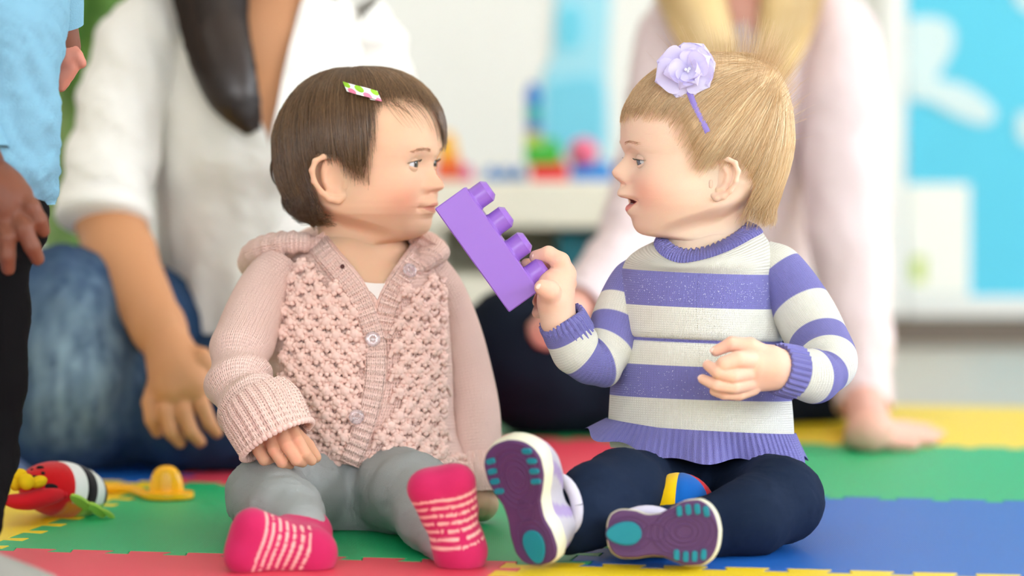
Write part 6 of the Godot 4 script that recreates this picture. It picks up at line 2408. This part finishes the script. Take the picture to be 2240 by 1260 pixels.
func woman_in_white() -> void:
	var o := thing("person", on_floor(420, 1000), "woman with long dark hair in white blouse and blue jeans, kneeling behind", "person", "women sitting behind")
	var skin_c := lin(204, 144, 102)
	var g := Geo.new()
	var hd := grown_head(g, at(602, -205, 4.00), Vector3(0.15, -0.12, 1).normalized(), skin_c, 1.22)
	var rows := [[-30, 470, 720, 4.02, 0.07], [0, 400, 760, 4.02, 0.08], [50, 335, 790, 4.03, 0.095], [120, 318, 800, 4.03, 0.105], [250, 330, 790, 4.02, 0.125], [350, 335, 780, 4.02, 0.13], [450, 340, 765, 4.03, 0.12], [560, 345, 750, 4.03, 0.115], [650, 350, 745, 4.03, 0.12], [735, 360, 750, 4.03, 0.13]]
	loft(g, ring_keys([[-60, 530, 660, 4.02, 0.052], [-20, 480, 715, 4.02, 0.066], [50, 350, 775, 4.03, 0.088], [150, 335, 785, 4.03, 0.100], [280, 345, 775, 4.02, 0.118], [450, 360, 745, 4.03, 0.11], [700, 380, 730, 4.03, 0.11]]), 40, 48, 1.0, skin_c, null, true, true)
	var b := []
	chain(b, [at(330, 110, 4.0), at(238, 470, 3.93), at(262, 560, 3.88), at(345, 715, 3.78), at(375, 770, 3.76)], [0.035, 0.042, 0.043, 0.031, 0.027])
	chain(b, [at(790, 130, 4.05), at(815, 220, 4.06), at(832, 440, 4.05), at(700, 700, 3.95)], [0.030, 0.032, 0.034, 0.028])
	nets(g, b, 0.007, 0.012, skin_c)
	b = []
	chain(b, [at(368, 760, 3.762), at(385, 815, 3.745), at(378, 850, 3.735)], [0.028, 0.031, 0.026], 0.01)
	chain(b, [at(375, 775, 3.755), at(420, 840, 3.735)], [0.026, 0.024], 0.01)
	chain(b, [at(345, 840, 3.742), at(328, 880, 3.728), at(332, 918, 3.722), at(344, 945, 3.728)], [0.0125, 0.0098, 0.0085, 0.007], 0.0018)
	chain(b, [at(372, 852, 3.738), at(362, 900, 3.718), at(374, 944, 3.714), at(394, 968, 3.722)], [0.013, 0.0100, 0.0088, 0.007], 0.0018)
	chain(b, [at(398, 850, 3.738), at(402, 902, 3.718), at(418, 944, 3.714), at(438, 966, 3.722)], [0.013, 0.0100, 0.0088, 0.007], 0.0018)
	chain(b, [at(424, 840, 3.742), at(442, 888, 3.724), at(458, 926, 3.722), at(474, 946, 3.728)], [0.0125, 0.0098, 0.0085, 0.007], 0.0018)
	chain(b, [at(400, 780, 3.750), at(440, 785, 3.738), at(462, 815, 3.740), at(470, 838, 3.748)], [0.018, 0.013, 0.011, 0.009], 0.004)
	nets(g, b, 0.0032, 0.008, skin_c)
	var sk := vmat(0.5, 0.4)
	part(o, "body", g, sk)
	# long dark hair
	g = Geo.new()
	var dk := [lin(44, 30, 24), lin(58, 40, 32), lin(34, 24, 19)]
	lock(g, [at(500, -420, 4.0), at(448, -250, 3.97), at(452, -80, 3.93), at(466, 40, 3.905), at(484, 130, 3.885), at(512, 215, 3.872), at(548, 284, 3.868)], [0.06, 0.062, 0.050, 0.040, 0.038, 0.030, 0.010], 400, dk, 1)
	lock(g, [at(640, -420, 4.0), at(720, -250, 4.0), at(716, -100, 4.0), at(694, -10, 3.985), at(680, 34, 3.975)], [0.06, 0.06, 0.042, 0.026, 0.010], 260, dk, 2)
	lock(g, [at(560, -455, 4.03), at(590, -430, 4.10), at(600, -280, 4.13), at(600, -100, 4.12), at(600, 0, 4.12)], [0.05, 0.09, 0.105, 0.09, 0.05], 200, dk, 3)
	part(o, "hair", g, vmat(0.35, 0.5))
	# blouse
	var bl := Node3D.new()
	bl.name = "blouse"
	o.add_child(bl)
	bl.set_meta("label", "loose white blouse with deep neckline and rolled sleeves")
	var wm := mat(rgb8(238, 234, 226), 0.85, 0.2)
	bump(wm, fuzz_tex, 0.03, Vector3(24, 24, 24), true)
	var open := [[-30, 500, 690], [0, 505, 662], [60, 515, 645], [150, 535, 622], [230, 555, 607], [292, 582, 594], [330, 590, 590], [735, 590, 590]]
	g = Geo.new()
	var p := PackedVector3Array()
	var q := PackedVector2Array()
	var cl := PackedColorArray()
	var nz := FastNoiseLite.new()
	nz.seed = 3
	nz.frequency = 1.0
	for i in 90:
		var y := lerpf(-30, 735, i / 89.0)
		var cx := (tab(rows, y, 1) + tab(rows, y, 2)) / 2
		var w := (tab(rows, y, 2) - tab(rows, y, 1)) / 2
		var a0 := asin(clampf((tab(open, y, 2) - cx) / w, -0.95, 0.95))
		var a1 := asin(clampf((tab(open, y, 1) - cx) / w, -0.95, 0.95)) + TAU
		for j in 81:
			var a := lerpf(a0, a1, j / 80.0)
			var f := 0.006 * nz.get_noise_2d(a * 3.0, y * 0.006) + 0.004 * sin(a * 14.0 + y * 0.006) * smoothstep(200, 700, y)
			p.append(at(cx + (w + f * 900.0) * sin(a), y, tab(rows, y, 3) - (tab(rows, y, 4) + f) * cos(a))); q.append(Vector2(a, y * 0.001)); cl.append(Color.WHITE)
	g.grid(p, 90, 81, false, q, cl, Vector3.ZERO)
	part(bl, "front_and_back", g, wm)
	for sl in [[[at(385, 40, 4.02), at(325, 85, 4.0), at(286, 180, 3.98), at(258, 300, 3.955), at(232, 410, 3.93), at(226, 485, 3.91)], [0.05, 0.058, 0.058, 0.056, 0.055, 0.0525]], [[at(760, 40, 4.04), at(800, 100, 4.05), at(815, 200, 4.06), at(830, 320, 4.06), at(835, 430, 4.05)], [0.045, 0.05, 0.052, 0.05, 0.046]]]:
		g = Geo.new()
		loft(g, limb_keys(sl[0], sl[1], Vector3(0, 0, 1)), 70, 44, 1.0, Color.WHITE, func(i, a, pt, nrm): return pt + nrm * (0.004 * nz.get_noise_2d(a * 1.5 + i * 4.0, i * 12.0) + 0.0025 * sin(i * 30.0 + a * 2.0)))
		part(bl, "sleeve", g, wm)
		g = Geo.new()
		var e: int = sl[0].size() - 1
		loft(g, limb_keys([sl[0][e].lerp(sl[0][e - 1], 0.5), sl[0][e], sl[0][e] + (sl[0][e] - sl[0][e - 1]) * 0.15, sl[0][e]], [sl[1][e] * 1.05, sl[1][e] * 1.06, sl[1][e] * 1.04, sl[1][e] * 0.9], Vector3(0, 0, 1)), 14, 44)
		part(bl, "rolled_cuff", g, wm)
	# jeans
	b = []
	chain(b, [at(430, 800, 4.08), at(680, 800, 4.08)], [0.12, 0.12], 0.03)
	chain(b, [at(420, 800, 4.06), at(230, 730, 3.93), at(145, 705, 3.86)], [0.105, 0.098, 0.085], 0.03)
	chain(b, [at(145, 715, 3.86), at(175, 850, 3.84), at(200, 915, 3.88)], [0.088, 0.082, 0.06], 0.03)
	chain(b, [at(120, 930, 3.84), at(320, 930, 4.0)], [0.055, 0.06], 0.03)
	chain(b, [at(640, 820, 4.06), at(520, 880, 3.86), at(420, 905, 3.84)], [0.10, 0.075, 0.06], 0.03)
	chain(b, [at(420, 905, 3.84), at(310, 925, 3.92)], [0.06, 0.052], 0.03)
	chain(b, [at(660, 850, 4.02), at(760, 900, 3.9)], [0.10, 0.07], 0.03)
	g = Geo.new()
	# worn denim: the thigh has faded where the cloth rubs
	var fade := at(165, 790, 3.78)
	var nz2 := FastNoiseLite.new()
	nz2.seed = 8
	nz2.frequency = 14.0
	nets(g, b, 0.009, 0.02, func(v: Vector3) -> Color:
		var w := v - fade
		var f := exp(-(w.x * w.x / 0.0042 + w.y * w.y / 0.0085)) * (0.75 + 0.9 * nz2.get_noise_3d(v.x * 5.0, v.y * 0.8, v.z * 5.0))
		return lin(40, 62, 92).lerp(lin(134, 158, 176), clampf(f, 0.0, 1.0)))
	wrinkle(g, 0.004, 5, Vector3(7, 9, 7))
	ground(g)
	var dm := vmat(0.85, 0.2)
	bump(dm, weave_tex, 0.03, Vector3(400, 400, 400), true)
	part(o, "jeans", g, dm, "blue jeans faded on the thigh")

func woman_in_pink() -> void:
	var o := thing("person", on_floor(1640, 905), "blonde woman in pale pink cardigan and dark trousers, leaning on one hand", "person", "women sitting behind")
	var skin_c := lin(238, 178, 158)
	var g := Geo.new()
	grown_head(g, at(1618, -215, 4.55), Vector3(-0.25, -0.12, 1).normalized(), skin_c, 1.2)
	loft(g, ring_keys([[-70, 1570, 1690, 4.57, 0.055], [-20, 1500, 1760, 4.57, 0.07], [60, 1470, 1800, 4.58, 0.095], [200, 1470, 1780, 4.6, 0.10], [500, 1490, 1750, 4.62, 0.10], [800, 1470, 1770, 4.66, 0.12]]), 36, 40, 1.0, skin_c, null, true, true)
	var b := []
	chain(b, [at(1815, 60, 4.56), at(1850, 420, 4.48), at(1884, 780, 4.38), at(1890, 895, 4.352)], [0.045, 0.038, 0.033, 0.029])
	chain(b, [at(1480, 90, 4.55), at(1400, 500, 4.42), at(1240, 690, 4.22)], [0.042, 0.036, 0.026])
	nets(g, b, 0.007, 0.012, skin_c)
	b = []
	var dn := func(x: float, y: float, h: float) -> Vector3: return on_floor(x, y, h)
	chain(b, [at(1890, 885, 4.352), dn.call(1905, 940, 0.028), dn.call(1930, 944, 0.020)], [0.030, 0.026, 0.018], 0.01)
	chain(b, [dn.call(1880, 950, 0.022), dn.call(1862, 962, 0.012)], [0.018, 0.011], 0.008)
	chain(b, [dn.call(1920, 936, 0.018), dn.call(1975, 936, 0.012), dn.call(2030, 938, 0.008)], [0.013, 0.010, 0.007], 0.004)
	chain(b, [dn.call(1922, 944, 0.018), dn.call(1985, 948, 0.012), dn.call(2055, 950, 0.008)], [0.013, 0.0105, 0.0075], 0.004)
	chain(b, [dn.call(1918, 952, 0.018), dn.call(1975, 958, 0.012), dn.call(2040, 962, 0.008)], [0.013, 0.0105, 0.0075], 0.004)
	chain(b, [dn.call(1910, 958, 0.016), dn.call(1955, 968, 0.011), dn.call(2000, 974, 0.008)], [0.012, 0.0095, 0.007], 0.004)
	# the hand on the knee
	chain(b, [at(1235, 695, 4.215), at(1205, 712, 4.195)], [0.026, 0.024], 0.01)
	for e in [[1188, 700, 1168, 716], [1190, 712, 1170, 732], [1198, 722, 1180, 746], [1208, 730, 1196, 752]]:
		chain(b, [at(1206, 712, 4.19), at(e[0], e[1], 4.175), at(e[2], e[3], 4.178)], [0.012, 0.0105, 0.009], 0.004)
	chain(b, [at(1215, 700, 4.19), at(1192, 690, 4.175)], [0.013, 0.010], 0.005)
	nets(g, b, 0.0034, 0.008, skin_c)
	ground(g)
	part(o, "body", g, vmat(0.5, 0.4))
	g = Geo.new()
	var bc := [lin(222, 190, 134), lin(206, 170, 112), lin(238, 212, 164)]
	lock(g, [at(1600, -460, 4.55), at(1500, -280, 4.53), at(1492, -100, 4.48), at(1520, 20, 4.45), at(1556, 110, 4.44), at(1580, 180, 4.44)], [0.06, 0.06, 0.052, 0.044, 0.036, 0.014], 300, bc, 5)
	lock(g, [at(1640, -460, 4.55), at(1735, -280, 4.53), at(1742, -100, 4.48), at(1728, 20, 4.45), at(1706, 110, 4.44), at(1690, 180, 4.44)], [0.06, 0.06, 0.050, 0.040, 0.032, 0.014], 300, bc, 6)
	lock(g, [at(1620, -485, 4.57), at(1615, -450, 4.64), at(1615, -300, 4.68), at(1615, -100, 4.67), at(1615, 40, 4.66)], [0.05, 0.09, 0.105, 0.09, 0.05], 160, bc, 7)
	part(o, "hair", g, vmat(0.38, 0.5))
	var cd := Node3D.new()
	cd.name = "cardigan"
	o.add_child(cd)
	cd.set_meta("label", "pale pink fine cardigan with long sleeves")
	var pm := mat(rgb8(230, 211, 211), 0.85, 0.2)
	bump(pm, fuzz_tex, 0.06, Vector3(24, 24, 24), true)
	var nz := FastNoiseLite.new()
	nz.seed = 4
	nz.frequency = 1.0
	g = Geo.new()
	loft(g, ring_keys([[40, 1480, 1800, 4.585, 0.095], [90, 1455, 1815, 4.59, 0.108], [200, 1450, 1800, 4.6, 0.118], [350, 1460, 1775, 4.61, 0.118], [500, 1470, 1765, 4.62, 0.115], [650, 1455, 1775, 4.64, 0.125], [790, 1440, 1790, 4.66, 0.138]]), 60, 56, 1.0, Color.WHITE, func(i, a, pt, nrm): return pt + nrm * 0.005 * nz.get_noise_2d(a * 3.0, i * 9.0))
	part(cd, "front_and_back", g, pm)
	for sl in [[[at(1770, 20, 4.58), at(1820, 70, 4.56), at(1842, 200, 4.53), at(1850, 350, 4.50), at(1856, 500, 4.46), at(1870, 660, 4.42), at(1884, 790, 4.38), at(1890, 890, 4.35)], [0.05, 0.060, 0.0620, 0.060, 0.0575, 0.0500, 0.0430, 0.0370]], [[at(1500, 20, 4.57), at(1472, 100, 4.55), at(1450, 280, 4.50), at(1412, 440, 4.44), at(1372, 545, 4.38), at(1310, 620, 4.30), at(1262, 675, 4.24)], [0.045, 0.054, 0.055, 0.052, 0.047, 0.041, 0.036]]]:
		g = Geo.new()
		loft(g, limb_keys(sl[0], sl[1], Vector3(0, 0, 1)), 80, 40, 1.0, Color.WHITE, func(i, a, pt, nrm): return pt + nrm * (0.004 * nz.get_noise_2d(a * 1.5, i * 16.0) + 0.0015 * sin(i * 40.0 + a)))
		part(cd, "sleeve", g, pm)
		g = Geo.new()
		var e: int = sl[0].size() - 1
		loft(g, limb_keys([sl[0][e].lerp(sl[0][e - 1], 0.35), sl[0][e], sl[0][e].lerp(sl[0][e - 1], 0.05)], [sl[1][e] * 1.06, sl[1][e] * 1.05, sl[1][e] * 0.88], Vector3(0, 0, 1)), 12, 100, 1.0, Color.WHITE, func(i, a, pt, nrm): return pt + nrm * 0.001 * cos(a * 30.0))
		part(cd, "cuff", g, pm)
	b = []
	chain(b, [at(1540, 830, 4.62), at(1700, 830, 4.62)], [0.12, 0.12], 0.03)
	chain(b, [at(1520, 820, 4.58), at(1240, 760, 4.32), at(1135, 765, 4.26)], [0.11, 0.088, 0.076], 0.03)
	chain(b, [at(1135, 775, 4.26), at(1180, 830, 4.28), at(1330, 865, 4.30)], [0.078, 0.068, 0.055], 0.03)
	chain(b, [at(1690, 830, 4.58), at(1560, 860, 4.35), at(1380, 870, 4.28)], [0.11, 0.075, 0.052], 0.03)
	chain(b, [at(1700, 850, 4.56), at(1790, 868, 4.46)], [0.08, 0.045], 0.03)
	g = Geo.new()
	nets(g, b, 0.010, 0.02)
	wrinkle(g, 0.004, 15, Vector3(7, 9, 7))
	ground(g)
	var bm := mat(rgb8(24, 30, 42), 0.85, 0.2)
	part(o, "trousers", g, bm, "near-black trousers")

func child_at_edge() -> void:
	var o := thing("person", on_floor(-40, 1240), "child standing at the left edge in light blue shirt and black trousers", "person", "children on the mat")
	var skin_c := lin(116, 68, 48)
	var g := Geo.new()
	var hd := grown_head(g, at(-60, -560, 3.10), Vector3(0.5, -0.2, 1).normalized(), skin_c, 0.95)
	loft(g, ring_keys([[-420, -110, -10, 3.1, 0.04], [-360, -190, 70, 3.1, 0.055], [-200, -190, 80, 3.1, 0.07], [200, -190, 90, 3.1, 0.08], [440, -180, 90, 3.1, 0.08]]), 30, 36, 1.0, skin_c, null, true, true)
	var b := []
	chain(b, [at(-190, -300, 3.10), at(-150, 60, 3.06), at(-30, 380, 3.02)], [0.03, 0.026, 0.020])
	chain(b, [at(60, -300, 3.14), at(110, -40, 3.20), at(140, 105, 3.21)], [0.028, 0.022, 0.017])
	chain(b, [at(-25, 500, 3.09), at(-6, 680, 3.085), at(-8, 840, 3.08), at(-26, 1000, 3.07), at(-60, 1140, 3.0), at(-100, 1262, 2.88)], [0.016, 0.014, 0.013, 0.013, 0.013, 0.013])
	chain(b, [at(-140, 500, 3.1), at(-160, 900, 3.11), at(-185, 1190, 3.1)], [0.02, 0.018, 0.016])
	nets(g, b, 0.006, 0.01, skin_c)
	b = []
	chain(b, [at(-32, 378, 3.02), at(0, 420, 3.005), at(16, 455, 3.0)], [0.020, 0.022, 0.019], 0.008)
	chain(b, [at(-10, 400, 3.01), at(36, 432, 3.0)], [0.019, 0.016], 0.008)
	chain(b, [at(40, 430, 3.0), at(68, 452, 2.99), at(86, 482, 2.99), at(95, 505, 2.995)], [0.0105, 0.0085, 0.0075, 0.0065], 0.0025)
	chain(b, [at(32, 458, 2.998), at(52, 500, 2.985), at(70, 540, 2.985), at(82, 566, 2.99)], [0.0110, 0.0088, 0.0078, 0.0066], 0.0025)
	chain(b, [at(14, 470, 2.998), at(16, 520, 2.985), at(16, 560, 2.985), at(18, 588, 2.99)], [0.0110, 0.0088, 0.0078, 0.0066], 0.0025)
	chain(b, [at(-8, 468, 3.0), at(-18, 520, 2.99), at(-16, 560, 2.99)], [0.0105, 0.0085, 0.007], 0.0025)
	# the other hand, reaching out past the shirt
	chain(b, [at(138, 108, 3.21), at(148, 128, 3.205)], [0.016, 0.014], 0.006)
	chain(b, [at(150, 108, 3.205), at(166, 122, 3.20), at(178, 138, 3.20)], [0.0085, 0.0070, 0.0055], 0.002)
	chain(b, [at(152, 130, 3.205), at(156, 150, 3.20), at(152, 165, 3.20)], [0.0085, 0.0070, 0.0055], 0.002)
	chain(b, [at(144, 138, 3.205), at(146, 162, 3.20), at(142, 180, 3.20)], [0.0085, 0.0070, 0.0055], 0.002)
	chain(b, [at(136, 140, 3.205), at(136, 172, 3.20), at(134, 190, 3.20)], [0.0085, 0.0070, 0.0055], 0.002)
	var palm := lin(196, 124, 104)
	nets(g, b, 0.0024, 0.005, func(v: Vector3) -> Color: return palm if v.z < -3.1 else skin_c)
	part(o, "body", g, vmat(0.5, 0.4))
	g = Geo.new()
	ellipsoid(g, hd.tr * Transform3D(Basis(), Vector3(0, 0.035, -0.012)), Vector3(0.075, 0.085, 0.085), 20, 28, lin(22, 17, 15))
	part(o, "hair", g, vmat(0.8))
	var sh := Node3D.new()
	sh.name = "shirt"
	o.add_child(sh)
	sh.set_meta("label", "light blue cotton shirt hanging loose")
	var cm := mat(rgb8(122, 168, 190), 0.8, 0.2)
	bump(cm, fuzz_tex, 0.04, Vector3(30, 30, 30), true)
	var nz := FastNoiseLite.new()
	nz.seed = 14
	nz.frequency = 1.0
	g = Geo.new()
	loft(g, ring_keys([[-410, -120, 0, 3.1, 0.045], [-370, -210, 80, 3.1, 0.06], [-250, -220, 120, 3.1, 0.08], [-60, -215, 136, 3.1, 0.09], [40, -215, 146, 3.1, 0.095], [120, -212, 140, 3.1, 0.094], [220, -210, 132, 3.1, 0.093], [320, -205, 124, 3.1, 0.092], [400, -200, 114, 3.1, 0.092], [448, -195, 104, 3.1, 0.090]]), 120, 90, 1.0, Color.WHITE, func(i, a, pt, nrm):
		var f := 0.0065 * sin(a * 4.0 + i * 9.0 + 1.5 * nz.get_noise_2d(a, i * 3.0)) * smoothstep(0.2, 0.8, i) + 0.006 * nz.get_noise_2d(a * 2.0 + i * 6.0, i * 5.0)
		return pt + nrm * f)
	part(sh, "front_and_back", g, cm)
	g = Geo.new()
	loft(g, limb_keys([at(-180, -320, 3.10), at(-195, -150, 3.08), at(-160, 50, 3.06), at(-90, 250, 3.03), at(-45, 350, 3.02)], [0.035, 0.042, 0.04, 0.034, 0.03], Vector3(0, 0, 1)), 50, 30)
	part(sh, "sleeve", g, cm)
	g = Geo.new()
	loft(g, limb_keys([at(60, -320, 3.13), at(90, -180, 3.17), at(112, -40, 3.20), at(128, 60, 3.212)], [0.033, 0.036, 0.032, 0.025], Vector3(0, 0, 1)), 40, 30)
	part(sh, "sleeve", g, cm)
	g = Geo.new()
	b = []
	chain(b, [at(-140, 480, 3.1), at(-20, 480, 3.1)], [0.055, 0.055], 0.02)
	chain(b, [at(-140, 500, 3.1), at(-155, 800, 3.105), at(-180, 1090, 3.11), at(-185, 1200, 3.1)], [0.045, 0.034, 0.027, 0.026], 0.01)
	chain(b, [at(-25, 500, 3.09), at(-6, 680, 3.085), at(-8, 840, 3.08), at(-26, 1000, 3.07), at(-60, 1140, 3.0), at(-96, 1250, 2.89)], [0.036, 0.0290, 0.0275, 0.0265, 0.0245, 0.024], 0.01)
	nets(g, b, 0.006, 0.012)
	wrinkle(g, 0.002, 4, Vector3(14, 18, 14))
	ground(g)
	part(o, "trousers", g, mat(rgb8(14, 13, 14), 0.9, 0.2), "black trousers")
	# shoes
	for e in [[on_floor(-116, 1318), Vector3(0.045, 0, 0.012)], [on_floor(-240, 1250), Vector3(0.03, 0, 0.04)]]:
		var c: Vector3 = e[0]
		var f: Vector3 = e[1].normalized()
		var s := f.cross(Vector3.UP)
		g = Geo.new()
		loft(g, [[c - f * 0.03 + Vector3(0, 0.030, 0), s * 0.020, Vector3(0, 0.022, 0)], [c + Vector3(0, 0.034, 0), s * 0.026, Vector3(0, 0.030, 0)], [c + f * 0.035 + Vector3(0, 0.026, 0), s * 0.029, Vector3(0, 0.022, 0)], [c + f * 0.070 + Vector3(0, 0.020, 0), s * 0.029, Vector3(0, 0.016, 0)], [c + f * 0.092 + Vector3(0, 0.017, 0), s * 0.020, Vector3(0, 0.012, 0)]], 30, 28, 1.0, Color.WHITE, null, true, true)
		ground(g)
		var sr := part(o, "shoe", g, mat(rgb8(150, 148, 140), 0.6), "grey canvas shoe")
		g = Geo.new()
		loft(g, [[c + Vector3(0, 0.001, 0) + f * 0.03, s * 0.028, f * 0.072], [c + Vector3(0, 0.010, 0) + f * 0.03, s * 0.030, f * 0.074], [c + Vector3(0, 0.012, 0) + f * 0.03, s * 0.020, f * 0.06]], 8, 36)
		part(o, "shoe_sole", g, mat(rgb8(222, 220, 214), 0.5))

func _ready() -> void:
	var t0 := Time.get_ticks_msec()
	camera_and_light()
	ceiling_lamps()
	room()
	foam_mat()
	textures()
	pink_child()
	striped_child()
	print("children ", Time.get_ticks_msec() - t0)
	woman_in_white()
	woman_in_pink()
	child_at_edge()
	print("people ", Time.get_ticks_msec() - t0)
	purple_brick()
	ball()
	plush()
	yellow_scoop()
	background()
	print("all ", Time.get_ticks_msec() - t0)
